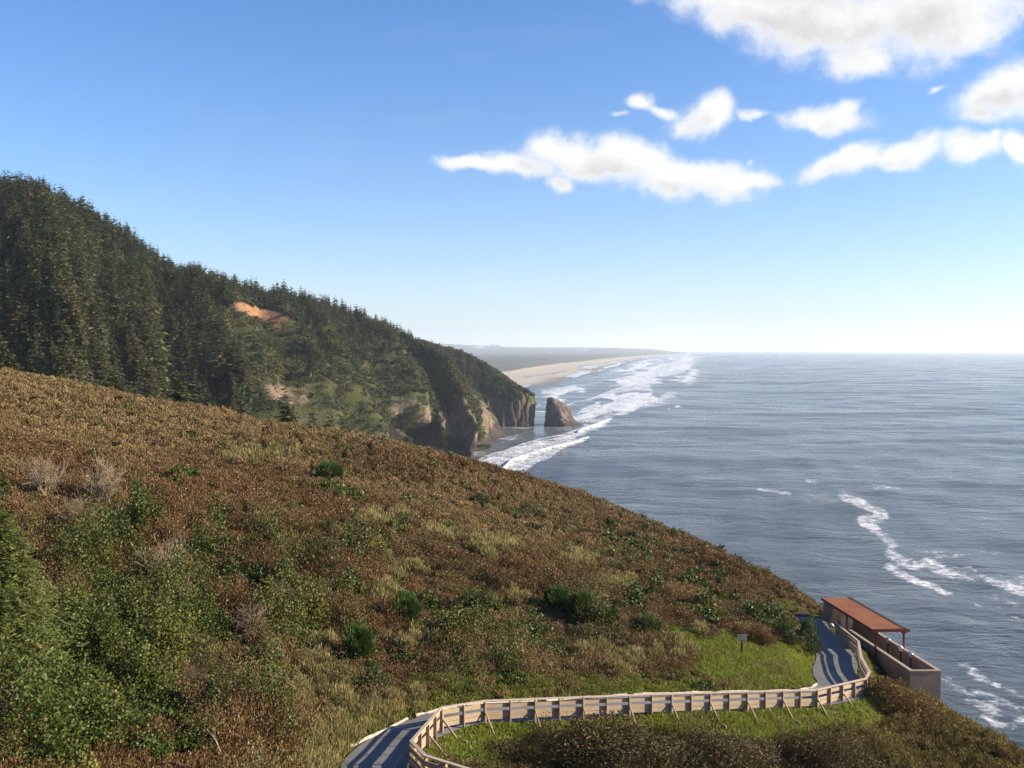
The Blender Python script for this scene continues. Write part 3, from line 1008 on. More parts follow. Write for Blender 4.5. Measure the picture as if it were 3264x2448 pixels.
# ------------------------------------------------------------------ the shelter on the cliff edge
def build_shelter():
    X0, X1 = 27.23, 29.33
    O = Vector((X0, 62.0, 71.40))
    s = empty('viewing_shelter', tuple(O), 0.0)
    tag(s, 'open viewing shelter with rust red shingle roof and tan block walls on the cliff edge', 'shelter')
    W = X1 - X0
    sl = -0.0634                           # the floor falls gently away to the far end
    zt = lambda y: 1.42 + sl * y           # wall top
    fl = lambda y: 0.32 + sl * y           # deck floor

    def slab(x0, x1, y0, y1, za, zb):
        """za, zb functions of y: bottom and top"""
        return MB().hexa([(x0, y0, za(y0)), (x1, y0, za(y0)), (x1, y1, za(y1)), (x0, y1, za(y1)),
                          (x0, y0, zb(y0)), (x1, y0, zb(y0)), (x1, y1, zb(y1)), (x0, y1, zb(y1))])
    dn = lambda y: -2.6
    t = 0.2
    slab(0, t, 0, 11.4, dn, zt).build('side_wall', M_BLOCK, s)
    slab(W - t, W, 0, 18.0, dn, zt).build('side_wall', M_BLOCK, s)
    slab(t + .001, W - t - .001, 0.002, t, dn, lambda y: zt(y) - .003).build('end_wall', M_BLOCK, s)
    # caps
    slab(-.03, t + .03, -.03, 11.43, lambda y: zt(y) + .002, lambda y: zt(y) + .065).build('wall_cap', M_CAP, s)
    slab(W - t - .03, W + .03, -.03, 15.9, lambda y: zt(y) + .002, lambda y: zt(y) + .065).build('wall_cap', M_CAP, s)
    slab(t + .032, W - t - .032, -.028, t + .03, lambda y: zt(y) + .002, lambda y: zt(y) + .063).build('wall_cap', M_CAP, s)
    slab(t + .002, W - t - .002, t + .002, 16.0, lambda y: fl(y) - .25, fl).build('floor', M_DECK, s)
    # far room: grey block walls that carry the far end of the roof
    zr = lambda y: 2.53 - .0654 * (y - 5.3)  # underside of roof
    slab(-.5, W - t - .004, 15.9, 16.1, dn, lambda y: zr(y) - .01).build('back_wall', M_BLOCK, s)
    slab(-.5, -.3, 14.3, 15.898, dn, lambda y: zr(y) - .012).build('room_wall', M_BLOCK, s)
    slab(-1.25, -.502, 15.0, 15.2, dn, lambda y: 1.0 + sl * y).build('low_wall', M_BLOCK, s)
    slab(.15, 1.15, 13.6, 13.75, fl, lambda y: zr(y) - .55).build('partition', M_CAP, s)
    ry0, ry1 = 5.3, 16.45
    for (px, py, foot) in ((-0.1, 5.75, -1.0), (-0.1, 11.6, -1.2), (W - .1, 5.75, None), (W - .1, 10.9, None)):
        b = foot if foot is not None else zt(py) + .066
        m = MB()
        m.box(px - .06, px + .06, py - .06, py + .06, b, zr(py) - .02)
        for sg in (-1, 1):
            m.bar((px + sg * .05, py, zr(py) - .34), (px + sg * .26, py, zr(py) - .04), .07, .07)
        m.build('post', M_RED, s, bevel=.006)
    # roof: a single slope of shingles with red fascia, a dark gutter strip on the sea side
    xa, xb = -0.53, W + 0.1
    top = lambda x, y: zr(y) + .16 + 0.02 * (x - xa)
    m = MB()
    nrow = 46
    for k in range(nrow):                # courses of shingles, each lapping the next
        ya, yb = ry0 + (ry1 - ry0) * k / nrow, ry0 + (ry1 - ry0) * (k + 1) / nrow
        m.hexa([(xa + .02, ya, zr(ya) + .06), (xb - .45, ya, zr(ya) + .06), (xb - .45, yb, zr(yb) + .06), (xa + .02, yb, zr(yb) + .06),
                (xa + .02, ya, top(xa, ya) + .022), (xb - .45, ya, top(xb, ya) + .022), (xb - .45, yb, top(xb, yb)), (xa + .02, yb, top(xa, yb))])
    roof = m.build('roof', M_ROOF, s)
    m = MB()
    m.hexa([(xb - .446, ry0, zr(ry0) + .05), (xb, ry0, zr(ry0) + .02), (xb, ry1, zr(ry1) + .02), (xb - .446, ry1, zr(ry1) + .05),
            (xb - .446, ry0, top(xb, ry0) + .05), (xb, ry0, top(xb, ry0) - .06), (xb, ry1, top(xb, ry1) - .06), (xb - .446, ry1, top(xb, ry1) + .05)])
    m.build('gutter_strip', M_DARK, roof)
    m = MB()
    m.bar((xa, ry0 - .02, zr(ry0) + .07), (xa, ry1 + .02, zr(ry1) + .07), .05, .2)
    m.build('fascia', M_RED, roof)
    m = MB()
    m.bar((xa - .025, ry0 - .045, zr(ry0) + .07), (xb + .03, ry0 - .045, zr(ry0) + .075), .05, .2)
    m.build('fascia', M_RED, roof)
    m = MB()
    m.bar((xa - .025, ry1 + .045, zr(ry1) + .07), (xb + .03, ry1 + .045, zr(ry1) + .075), .05, .2)
    m.build('fascia', M_RED, roof)
    m = MB()
    for px in (-0.1, W - .1):
        m.bar((px, ry0 + .1, zr(ry0) + .01), (px, ry1 - .1, zr(ry1) + .01), .12, .1)
    m.build('beam', M_RED, roof)
    # coin viewers on the deck, against the sea wall
    for (px, py, lab, head) in ((W - .5, 3.6, 'coin operated binocular viewer on a dark post nearest the open end of the deck', M_STEEL),
                                (W - .5, 5.3, 'silver coin operated binocular viewer under the front edge of the red roof', M_WHITE),
                                (W - .5, 7.6, 'dark coin operated binocular viewer deepest under the red roof by the sea wall', M_STEEL),
                                (-.75, 13.2, 'white headed coin operated binocular viewer standing at the shelter entrance beside the path', M_WHITE)):
        wp = O + Vector((px, py, fl(py) if px > 0 else fl(py) - .25))
        v = empty('coin_binoculars', tuple(wp))
        tag(v, lab, 'binocular viewer', 'coin operated binocular viewers at the shelter')
        MB().tube([(0, 0, -.05), (0, 0, .04)], [.17, .17], 14).tube([(0, 0, .04), (0, 0, .62), (0, 0, 1.12)], [.075, .06, .055], 12).build('post', M_BLACK, v)
        h = MB()
        h.tube([(0, -.2, 1.30), (0, -.1, 1.31), (0, .1, 1.33), (0, .22, 1.34)], [.09, .15, .15, .11], 14)
        h.tube([(0, 0, 1.08), (0, 0, 1.2)], [.07, .1], 12)
        hd = h.build('head', head, v, smooth=True)
        e = MB()
        for sg in (-1, 1):
            e.tube([(sg * .055, -.3, 1.29), (sg * .055, -.18, 1.305)], [.035, .04], 10)
        e.build('eyepiece', M_BLACK, hd)


build_shelter()


def build_sign():
    x, y = pix(1602, 1412, 57.3)[:2]
    z = float(hz(x, y))
    s = empty('small_sign', (x, y, z), R(-8))
    tag(s, 'small pale sign board on a short dark post standing on the green bank', 'sign')
    MB().box(-.07, .07, -.06, .06, -.2, 1.05).build('post', M_SPOST, s, bevel=.01)
    b = MB()
    b.hexa([(-.38, -.14, .98), (.38, -.14, 1.02), (.38, -.09, 1.02), (-.38, -.09, .98), (-.38, .02, 1.38), (.38, .02, 1.43), (.38, .07, 1.43), (-.38, .07, 1.38)])
    b.build('sign_board', M_SIGN, s, bevel=.01)
    s.scale = (.78, .78, .82)


build_sign()
print('structures', round(time.time() - T0, 1))


# ------------------------------------------------------------------ shrubs one can tell apart
def broom_mesh(seed, n=2600):
    r = np.random.default_rng(seed)
    # upright green stems fanning from the base
    d = rand_dirs(n, r)
    k = r.uniform(0.2, 1.0, n) ** 0.45
    lump = .5 + .95 * vnoise(d[:, 0] * 2.6 + seed, d[:, 1] * 2.6, d[:, 2] * 2.6, seed=seed)
    C = d * (k * lump)[:, None] * np.array([0.62, 0.62, 0.46]) + np.array([0, 0, .50])
    C[:, 2] = np.maximum(C[:, 2], .02)
    A = unit(d * np.array([.7, .7, .3]) + np.array([0, 0, 0.85]) + r.normal(size=(n, 3)) * 0.3)
    t = r.uniform(size=n)
    c = lerpc((0.022, 0.050, 0.010), (0.078, 0.125, 0.022), t)
    V, F, cc = leaves(C, A, r.uniform(.14, .30, n), 0.028, c, seed)
    return V, F, cc


def twig_mesh(seed, n=26):
    r = np.random.default_rng(seed)
    m = MB()
    for i in range(n):
        a = r.uniform(0, 2 * math.pi)
        lean = r.uniform(0.15, 0.8)
        d = Vector((math.cos(a) * lean, math.sin(a) * lean, 1)).normalized()
        p = Vector((r.normal() * .06, r.normal() * .06, -.05))
        ln = r.uniform(.7, 1.1)
        q = p + d * ln * .5
        e = q + (d + Vector(r.normal(size=3) * .25)).normalized() * ln * .5
        m.tube([p, q, e], [.013, .009, .004], 4, cap=False)
        for k in range(7):
            b = p.lerp(q, r.uniform(.5, 1)) if r.uniform() < .4 else q.lerp(e, r.uniform(0, .9))
            dd = (d + Vector(r.normal(size=3) * .55)).normalized()
            f = b + dd * r.uniform(.18, .42)
            m.tube([b, f], [.007, .003], 3, cap=False)
            for kk in range(3):
                g0 = b.lerp(f, r.uniform(.3, 1))
                m.tube([g0, g0 + (dd + Vector(r.normal(size=3) * .7)).normalized() * r.uniform(.08, .22)], [.005, .002], 3, cap=False)
    return m


def leafy_mesh(seed, ca, cb, n=2200, leaf=.075, st=1.5, brown=0.0):
    r = np.random.default_rng(seed)
    d = rand_dirs(n, r)
    d[:, 2] = np.abs(d[:, 2])
    k = r.uniform(.3, 1, n) ** .5
    lump = .6 + .75 * vnoise(d[:, 0] * 2.4 + seed, d[:, 1] * 2.4, d[:, 2] * 2.4, seed=seed)
    C = d * (k * lump)[:, None]
    A = unit(rand_dirs(n, r) + d * .5)
    t = r.uniform(size=n)
    c = lerpc(ca, cb, t)
    if brown:
        b = r.uniform(size=n) < brown
        c[b] = lerpc((.12, .07, .028), (.2, .13, .055), t[b])
    s = r.uniform(.7, 1.35, n)
    return leaves(C, A, leaf * st * s, leaf * s, c, seed)


def place(dx, dy, Y):
    p = pix(dx, dy, Y)
    return float(p[0]), float(p[1]), float(hz(p[0], p[1]))


def find_y(dx, dy):
    """forward distance at which the ray of a display pixel meets the built hillside"""
    ys = np.linspace(24, 150, 1500)
    p = pix(np.full(ys.shape, float(dx)), np.full(ys.shape, float(dy)), ys)
    below = p[:, 2] < hz(p[:, 0], p[:, 1])
    i = np.argmax(below)
    return ys[i] if below.any() else 110.0


def shrub(name, cat, group, spots, parts, jitter=7):
    r = np.random.default_rng(jitter)
    for k, (dx, dy, wpx, hpx, lab) in enumerate(spots):
        Y = find_y(dx, dy)
        x, y, z = place(dx, dy, Y)
        sc = Y / FPX * KD
        o = empty(name, (x, y, z - .03), r.uniform(0, 6.28))
        tag(o, lab, cat, group)
        rx, h = wpx * sc / 2, hpx * sc
        for pn, proto, mat, sx, sz in parts:
            q = proto[k % len(proto)].copy()
            q.name = pn
            COL.objects.link(q)
            q.parent = o
            q.scale = (rx * sx, rx * sx, h * sz)


def protos(fn, seeds, mat, **kw):
    out = []
    for s in seeds:
        V, F, c = fn(s, **kw)
        out.append(np_mesh('foliage', V, F, mat, c, link=False))
    return out


def twig_protos(seeds, mat, n=26):
    out = []
    for s in seeds:
        o = twig_mesh(s, n).build('stems', mat)
        COL.objects.unlink(o)
        out.append(o)
    return out


STEMS = twig_protos((1, 2), M_TWIG, 10)
BROOM = protos(broom_mesh, (1, 2, 3), M_NEEDLE)
shrub('broom_shrub', 'shrub', 'dark green broom shrubs scattered on the brown slope',
      [(715, 1044, 58, 44, 'round dark green broom shrub alone on the brown upper slope, left of centre'),
       (876, 1350, 62, 66, 'upright green broom shrub with a deep shadow on the slope above the path bend'),
       (776, 1425, 70, 72, 'bright green broom shrub lowest on the slope, beside the tan tussock grass'),
       (1200, 1316, 54, 46, 'leftmost of the broom shrubs in a row above the middle of the fence'),
       (1256, 1340, 64, 60, 'biggest broom shrub of the row above the middle of the fence'),
       (1311, 1364, 48, 52, 'narrow upright broom shrub between the biggest one and the rightmost one of the row'),
       (1393, 1376, 60, 46, 'rightmost broom shrub of the row, just left of the green lawn'),
       (1106, 1388, 50, 44, 'dark broom shrub half sunk in shade left of the row of broom shrubs')],
      [('foliage', BROOM, None, 1.65, 1.15), ('stems', STEMS, None, .6, .6)])
LAUREL = protos(leafy_mesh, (11, 12), M_GLOSS, ca=(.026, .046, .013), cb=(.085, .110, .030), n=4200, leaf=.055)
shrub('laurel_bush', 'bush', 'dark leafy bushes',
      [(1037, 1092, 44, 28, 'single small dark leafy bush near the crest of the brown hillside'),
       (806, 1490, 56, 50, 'dark leafy bush casting a black shadow beside tan grass near the path bend'),
       (1738, 1408, 50, 74, 'dense dark green bush beside the path opposite the shelter'),
       (1700, 1388, 46, 46, 'grey green bush at the top edge of the lawn next to the dense dark bush'),
       (840, 1190, 36, 34, 'small dark bush with pale grass in front on the middle of the slope'),
       (715, 1160, 36, 34, 'small dark bush below the round broom shrub on the brown slope')],
      [('foliage', LAUREL, None, 1.25, 1.05), ('stems', STEMS, None, .5, .5)])
BROWNB = protos(leafy_mesh, (21, 22), M_LEAF, ca=(.10, .055, .025), cb=(.17, .115, .045), n=4600, leaf=.05, brown=.3)
shrub('brown_bush', 'bush', 'brown rounded bushes near the path',
      [(1643, 1388, 44, 34, 'small round dark brown bush just right of the little sign'),
       (1915, 1530, 92, 66, 'golden brown rounded bush in front of the grey shelter wall'),
       (1975, 1560, 90, 58, 'reddish brown bush below the corner of the grey shelter wall')],
      [('foliage', BROWNB, None, 1.25, 1.05), ('stems', STEMS, None, .5, .5)])
OLIVEB = protos(leafy_mesh, (31, 32, 33), M_LEAF, ca=(.034, .028, .012), cb=(.088, .074, .027), n=15000, leaf=.022, st=2.0, brown=.2)
shrub('brush_thicket', 'thicket', 'tall brush thickets below the fence',
      [(1345, 1676, 300, 128, 'tall dark olive thicket in front of the fence, the highest one at the bottom edge'),
       (1560, 1682, 250, 100, 'dark brush thicket at the bottom edge right of the tall olive one'),
       (1175, 1650, 100, 62, 'low brown thicket on the grass between the fence bend and the olive thicket'),
       (1800, 1680, 210, 80, 'brown brush thicket below the right end of the fence')],
      [('foliage', OLIVEB, None, 1.22, .92), ('stems', STEMS, None, .6, .6)])
TWIGS = twig_protos((5, 6, 7), M_TWIG, 30)
shrub('bare_shrub', 'bare shrub', 'leafless grey brown shrubs on the slope',
      [(355, 1262, 120, 92, 'widest leafless grey brown shrub among the green ground cover'),
       (395, 1340, 90, 74, 'leafless shrub just below the widest bare shrub'),
       (540, 1385, 100, 80, 'reddish leafless shrub above the olive bushes, left of the tan grass'),
       (100, 1075, 120, 84, 'pale leafless shrub on the far left of the brown slope'),
       (215, 1090, 120, 84, 'pale leafless shrub right of the far left one on the brown slope'),
       (165, 1160, 110, 80, 'dark leafless shrub just right of the small spruce top'),
       (620, 1330, 70, 66, 'thin leafless shrub beside dark shade in the middle of the slope'),
       (535, 890, 60, 24, 'grey leafless shrub on the crest of the hill in front of the forest')],
      [('branches', TWIGS, None, 1.35, 1.1)])


def dead_stick(dx, dy, Y, ln, lab, pts):
    x, y, z = place(dx, dy, Y)
    o = MB().tube([(x + a * ln, y + b * ln, z + c * ln) for a, b, c in pts], [.035, .03, .02][:len(pts)], 6).build('dead_branch', M_DRIFT)
    tag(o, lab, 'branch', 'bleached dead branches')


dead_stick(466, 1650, find_y(466, 1650), 1.6, 'bleached dead branch leaning in brown brush at the bottom edge', [(.2, -.2, .3), (0, 0, .55), (-.22, .1, .75)])
dead_stick(100, 1418, find_y(100, 1418), 1.1, 'pale bleached log lying on the green ground cover at far left', [(-.5, .0, .55), (0, 0, .62), (.55, .05, .6)])


# ------------------------------------------------------------------ conifers
def spruce_mesh(seed, levels=17, per=8, seg=6, low=0.05, width=0.2, ragged=0.25, fat=1.0, lean=0.0, ca=(.022, .036, .014), cb=(.062, .078, .028), fine=False):
    """crown of unit height; base at z=low"""
    r = np.random.default_rng(seed)
    Cs, As, Ls, Ws, cs = [], [], [], [], []
    for i in range(levels):
        t = (i + .5) / levels
        z = low + (1 - low) * t
        prof = width * ((1 - t) ** 0.75) * (0.55 + 0.45 * min(1, t / .12)) + 0.012
        k = max(3, int(per * (1 - .45 * t)))
        a0 = r.uniform(0, 6.28)
        for j in range(k):
            a = a0 + 6.283 * j / k + r.normal() * .22
            ln = prof * (1 + r.normal() * ragged)
            ln = max(ln, .015)
            droop = -.32 + .75 * t + r.normal() * .1
            zz = z + r.normal() * .5 / levels
            dirv = np.array([math.cos(a), math.sin(a), droop])
            side = np.array([-math.sin(a), math.cos(a), 0])
            for s in range(seg):
                u = (s + .6) / seg
                w = ln * .42 * (1 - .55 * u) + .004
                for q in (-1, 1):
                    c = dirv * ln * u + side * q * w * .45 + np.array([lean * zz, 0, zz + .02 * ln * r.normal() - .10 * ln * u * u])
                    Cs.append(c)
                    As.append(dirv * .7 + side * q * .55 + r.normal(size=3) * .3)
                    if fine:
                        As[-1] = dirv * .65 + side * q * .8 + r.normal(size=3) * .35
                        Ls.append((w * .55 + .012) * r.uniform(.7, 1.2))
                        Ws.append(.0075 * r.uniform(.7, 1.4))
                    else:
                        Ls.append(ln / seg * 2.1 * fat)
                        Ws.append(w * .85 * fat)
                    tone = np.clip(.25 + .5 * u + r.normal() * .22, 0, 1)
                    cs.append(np.array(ca) * (1 - tone) + np.array(cb) * tone)
    Bs = r.normal(size=(len(Cs), 3)) * .55 + np.array([0, 0, .0])
    A = unit(np.array(As))
    B = np.cross(A, np.array([0, 0, 1.0])) + Bs * .7
    return leaves(np.array(Cs), A, np.array(Ls), np.array(Ws), np.array(cs), seed, B)


def trunk_mb(h=0.94, r0=.018, lean=0.0):
    return MB().tube([(0, 0, -.06), (lean * .3, 0, .3), (lean * .6, 0, .6), (lean * h, 0, h)], [r0 * 1.2, r0 * .85, r0 * .55, r0 * .12], 7)


# ------------------------------------------------------------------ forested mountain and headlands (lofted, then ribbed)
def loft(stations, ns, nt):
    S = np.array([[pix(a, b, y) if not isinstance(y, str) else pixz(a, b, float(y)) for a, b, y in st] for st in stations])
    A = catmull(S, ns)                                      # along the coast
    B = catmull(np.swapaxes(A, 0, 1), nt)                   # (nt, ns, 3)
    return np.swapaxes(B, 0, 1)


def normals(P):
    du, dv = np.gradient(P, axis=0), np.gradient(P, axis=1)
    n = unit(np.cross(du, dv))
    return n


ST_M = [[(-700, 60, 620), (-700, 250, 500), (-650, 480, 400), (-600, 680, 320), (-550, 850, 270)],
        [(-300, 270, 600), (-300, 400, 500), (-280, 560, 410), (-260, 720, 340), (-240, 880, 290)],
        [(0, 412, 600), (0, 500, 515), (10, 620, 440), (20, 740, 380), (30, 900, 330)],
        [(120, 445, 630), (130, 530, 555), (140, 640, 475), (155, 770, 410), (170, 930, 360)],
        [(240, 500, 665), (255, 580, 590), (275, 690, 510), (300, 810, 450), (320, 960, 400)],
        [(350, 578, 710), (370, 640, 640), (395, 730, 560), (425, 850, 490), (450, 990, 440)],
        [(450, 608, 765), (480, 670, 695), (520, 760, 615), (560, 870, 540), (590, 1010, 490)],
        [(560, 637, 825), (590, 690, 765), (640, 780, 690), (680, 890, 625), (700, 1030, 580)],
        [(660, 650, 875), (690, 710, 825), (735, 800, 765), (765, 910, 710), (780, 1040, 670)],
        [(760, 680, 915), (790, 740, 880), (830, 820, 830), (855, 910, 790), (865, 1030, 755)],
        [(840, 710, 940), (870, 765, 910), (905, 840, 875), (930, 910, 850), (940, 1000, 825)],
        [(890, 733, 948), (925, 785, 925), (960, 855, 905), (985, 915, 885), (1000, 985, 866)],
        [(915, 740, 955), (955, 790, 940), (995, 855, 922), (1020, 915, 900), (1038, 981, 868)],
        [(928, 746, 968), (975, 795, 955), (1018, 850, 945), (1048, 900, 930), (1060, 955, 918)],
        [(936, 752, 990), (985, 806, 985), (1030, 852, 975), (1062, 895, 965), (1084, 946, 950)],
        [(938, 755, 1040), (985, 808, 1040), (1030, 854, 1040), (1058, 895, 1040), (1075, 940, 1040)]]
ST_F = [[(820, 735, 1420), (815, 765, 1390), (810, 820, 1350), (805, 880, 1310), (800, 925, 1280)],
        [(900, 741, 1390), (900, 770, 1365), (905, 820, 1330), (905, 880, 1290), (905, 925, 1255)],
        [(950, 746, 1365), (955, 775, 1340), (965, 825, 1305), (970, 880, 1270), (975, 924, 1240)],
        [(992, 757, 1340), (1000, 785, 1315), (1010, 830, 1285), (1020, 880, 1255), (1025, 922, 1228)],
        [(1040, 781, 1310), (1048, 805, 1290), (1058, 840, 1265), (1066, 882, 1240), (1070, 922, 1222)],
        [(1082, 809, 1285), (1090, 828, 1268), (1098, 855, 1250), (1104, 888, 1233), (1108, 922, 1220)],
        [(1112, 830, 1265), (1118, 845, 1255), (1124, 866, 1243), (1128, 893, 1230), (1130, 922, 1220)],
        [(1134, 844, 1250), (1140, 856, 1245), (1144, 874, 1238), (1145, 895, 1230), (1144, 921, 1221)],
        [(1138, 847, 1262), (1146, 860, 1260), (1151, 877, 1255), (1151, 897, 1250), (1149, 918, 1242)],
        [(1130, 843, 1330), (1136, 858, 1330), (1142, 876, 1330), (1143, 896, 1330), (1142, 912, 1330)]]



def to_sea(st, f=None):
    """slide a station along its sight lines until its foot is at sea level"""
    a, b, y = st[-1]
    k = f if f else pixz(a, b)[1] / y
    return [(p, q, w * k) for p, q, w in st]


ST_M = [to_sea(q, .955) if i < 11 else to_sea(q) for i, q in enumerate(ST_M)]
ST_F = [to_sea(q) for q in ST_F]
SILH = ([0, 60, 100, 180, 250, 300, 350, 420, 500, 560, 640, 720, 780, 840, 900, 930, 2212], [372, 380, 392, 422, 467, 505, 548, 572, 588, 608, 614, 642, 656, 690, 726, 742, 742])
SCAR = [(494, 653), (522, 651), (545, 660), (590, 672), (626, 685), (622, 699), (590, 698), (560, 694), (538, 684), (515, 671), (498, 664)]
SCAR2 = [(586, 697), (604, 698), (604, 712), (597, 714), (588, 704)]
BROWNP = [(505, 780), (760, 905)]
ROCKS = [([(562, 835), (600, 832), (632, 838), (640, 870), (600, 868), (572, 860)], 6), ([(655, 832), (668, 834), (668, 870), (656, 912), (642, 912), (648, 868)], 3),
         ([(852, 880), (870, 870), (876, 895), (858, 935), (842, 955), (836, 940), (850, 912)], 4), ([(620, 838), (640, 842), (636, 880), (624, 870)], 4),
         ([(968, 852), (985, 845), (1004, 868), (1016, 905), (1024, 945), (1010, 940), (998, 915), (982, 890)], 6),
         ([(1035, 862), (1062, 890), (1088, 940), (1080, 960), (1048, 950), (1038, 905)], 7)]


def shore_base(P, F=None):
    """put a skirt below sea level under the base and a back slope behind the crest so the landform is solid"""
    crest, base = P[:, :1], P[:, -1:]
    back1 = crest + np.array([-30, 60, -18.0])
    back2 = crest + np.array([-80, 160, -70.0])
    back2[..., 2] = np.maximum(back2[..., 2], -5)
    low = base.copy()
    low[..., 2] = np.minimum(base[..., 2] - 25, -6)
    return np.concatenate([back2, back1, P, low], 1)


def ridged(x):
    return 1 - np.abs(2 * x - 1)


def cliff_mat():
    m, N, out = mat_new('cliff_cover')
    tc = N.n('ShaderNodeTexCoord')
    v = tc.outputs['Object']
    at = lambda k: N.n('ShaderNodeAttribute', {'attribute_name': k}).outputs['Fac']
    n1 = N.noise(v, 0.02, 7.0, 0.6)
    n2 = N.noise(v, 0.14, 7.0, 0.65)
    st = N.n('ShaderNodeVectorMath', {'operation': 'MULTIPLY'}, i0=v, i1=(1, 1, .35)).outputs[0]
    n3 = N.noise(st, 0.22, 6.0, 0.65)
    c = N.mix(N.ss(n1, 0.4, 0.62), (0.026, 0.036, 0.013), (0.052, 0.064, 0.018))
    c = N.mix(N.ss(n2, 0.42, 0.7), c, (0.072, 0.060, 0.024))
    c = N.mix(at('lush'), c, N.mix(N.ss(n2, .35, .65), (0.052, 0.064, 0.018), (0.082, 0.084, 0.028)))
    rk = N.mix(N.ss(n3, 0.35, 0.65), (0.075, 0.056, 0.041), (0.19, 0.146, 0.103))
    rk = N.mix(N.ss(n2, .5, .72), rk, (0.15, 0.095, 0.06))
    c = N.mix(at('rock'), c, rk)
    wet_dark = N.mix(N.ss(n3, .35, .7), (0.030, 0.025, 0.022), (0.060, 0.047, 0.040))
    c = N.mix(at('wet_dark'), c, wet_dark)  # wet rock at the waterline, plus painted shade of cave and headland front
    sc = N.mix(N.ss(n3, .3, .7), (0.19, 0.098, 0.05), (0.29, 0.165, 0.086))
    c = N.mix(at('scar'), c, sc)
    hb = N.m('ADD', N.m('MULTIPLY', n2, .6), N.m('MULTIPLY', n3, .6))
    b = N.n('ShaderNodeBump', Strength=0.9, Distance=3.0, Height=hb)
    p = N.n('ShaderNodeBsdfPrincipled', Base_Color=c, Roughness=0.95, Normal=b.outputs[0])
    p.inputs['Specular IOR Level'].default_value = 0.1
    m.node_tree.links.new(p.outputs[0], out.inputs[0])
    return m


M_CLIFF = cliff_mat()


def build_mountain():
    ns, nt = 420, 110
    P = loft(ST_M, ns, nt)
    s = np.linspace(0, 1, ns)[:, None] * np.ones((1, nt))
    t = np.ones((ns, 1)) * np.linspace(0, 1, nt)[None]
    Nn = normals(P)
    if Nn[ns // 2, nt // 2, 0] < 0:
        Nn = -Nn
    Nh = unit(Nn * np.array([1, 1, .35]))
    # ribs that run down the slope
    q = s * 15 + 0.5 * (fbm(s * 9, t * 2, oct=2, seed=2) - .5) * 2 + t * 0.25
    ph = q - np.floor(q)
    rib = np.where(ph < .36, ph / .36, (1 - ph) / .64)       # steep on the flank towards us, long on the sea side
    rib = rib * rib * (3 - 2 * rib)
    rib = rib * (0.45 + .9 * vnoise(np.floor(q) * 3.3, np.zeros_like(q), seed=5))
    rib2 = ridged(fbm(s * 60 + t * 1.0, t * 2.2, oct=2, seed=6))
    amp = sstep(t, 0.02, .3) * (1 - .45 * sstep(t, .8, 1)) * (1 - .85 * sstep(s, .70, .86))
    P = P + Nh * (28 * (rib - .55) * amp)[..., None] + Nh * (9 * (rib2 - .55) * amp)[..., None]
    rough = fbm(P[..., 0] / 16, P[..., 1] / 16, P[..., 2] / 22, oct=5, seed=8) - .5
    cl = sstep(t, .45, .9) * sstep(s, .45, .6)
    P = P + Nh * ((6 + 9 * cl) * (1 - .35 * sstep(s, .8, .9)) * rough * sstep(t, 0, .12))[..., None]
    crag = ridged(fbm(P[..., 0] / 7, P[..., 1] / 7, P[..., 2] / 13, oct=4, seed=18)) - .6
    P = P + Nh * (6.5 * crag * cl)[..., None]
    # sea caves at the foot
    dx, dy = todisp(P)
    for cx, cy, rx, ry, dp in ((890, 935, 48, 52, 26), (655, 905, 26, 40, 14), (1045, 975, 24, 16, 8), (780, 930, 40, 40, 14), (690, 890, 22, 50, 16)):
        k = np.clip(1 - ((dx - cx) / rx) ** 2 - ((dy - cy) / ry) ** 2, 0, 1)
        P = P - Nh * (dp * sstep(k, 0, .5))[..., None]
    w = 10 * (fbm(P[..., 0] / 7, P[..., 1] / 7, P[..., 2] / 7, oct=4, seed=14) - .5) * 2
    scar = np.maximum(sstep(polysd(dx, dy, SCAR) + w * .55, -1, 3), sstep(polysd(dx, dy, SCAR2) + w * .4, -1, 3))
    rock = np.zeros(dx.shape)
    for poly, sof in ROCKS:
        rock = np.maximum(rock, sstep(polysd(dx, dy, poly) + w, -sof, sof))
    rock = np.maximum(rock, sstep(fbm(P[..., 0] / 30, P[..., 1] / 30, P[..., 2] / 50, oct=4, seed=15) + .27 * sstep(t, .55, .95), .63, .73) * sstep(s, .4, .55) * sstep(t, .5, .7))
    wet_dark = sstep(15 + w * 1.1 - P[..., 2], -5, 6) * (P[..., 1] > 550)
    wet_dark = np.maximum(wet_dark, .8 * sstep(np.clip(1 - ((dx - 890) / 48) ** 2 - ((dy - 940) / 55) ** 2, 0, 1), 0, .3))  # inner shade of the big cave painted into its rock colour
    lush = sstep(fbm(P[..., 0] / 40, P[..., 1] / 40, P[..., 2] / 40, oct=3, seed=16) + .25 * (inpoly(dx, dy, [(480, 690), (600, 720), (720, 830), (660, 870), (540, 800)]) | inpoly(dx, dy, [(900, 760), (1000, 830), (1045, 900), (1030, 910), (960, 850), (880, 800)])), .52, .68)
    full = shore_base(P)
    A = {}
    for k, a in (('scar', scar), ('rock', rock), ('wet_dark', wet_dark), ('lush', lush)):
        A[k] = np.concatenate([np.zeros((ns, 2)), a, a[:, -1:]], 1).ravel()
    o = np_mesh('mountain_terrain', full, grid_faces(ns, nt + 3), M_CLIFF, smooth=True, attrs=A)
    tag(o, kind='structure')
    return P, Nn, s, t, dx, dy, scar, rock, lush


MP, MN, MS, MT, MDX, MDY, MSCAR, MROCK, MLUSH = build_mountain()


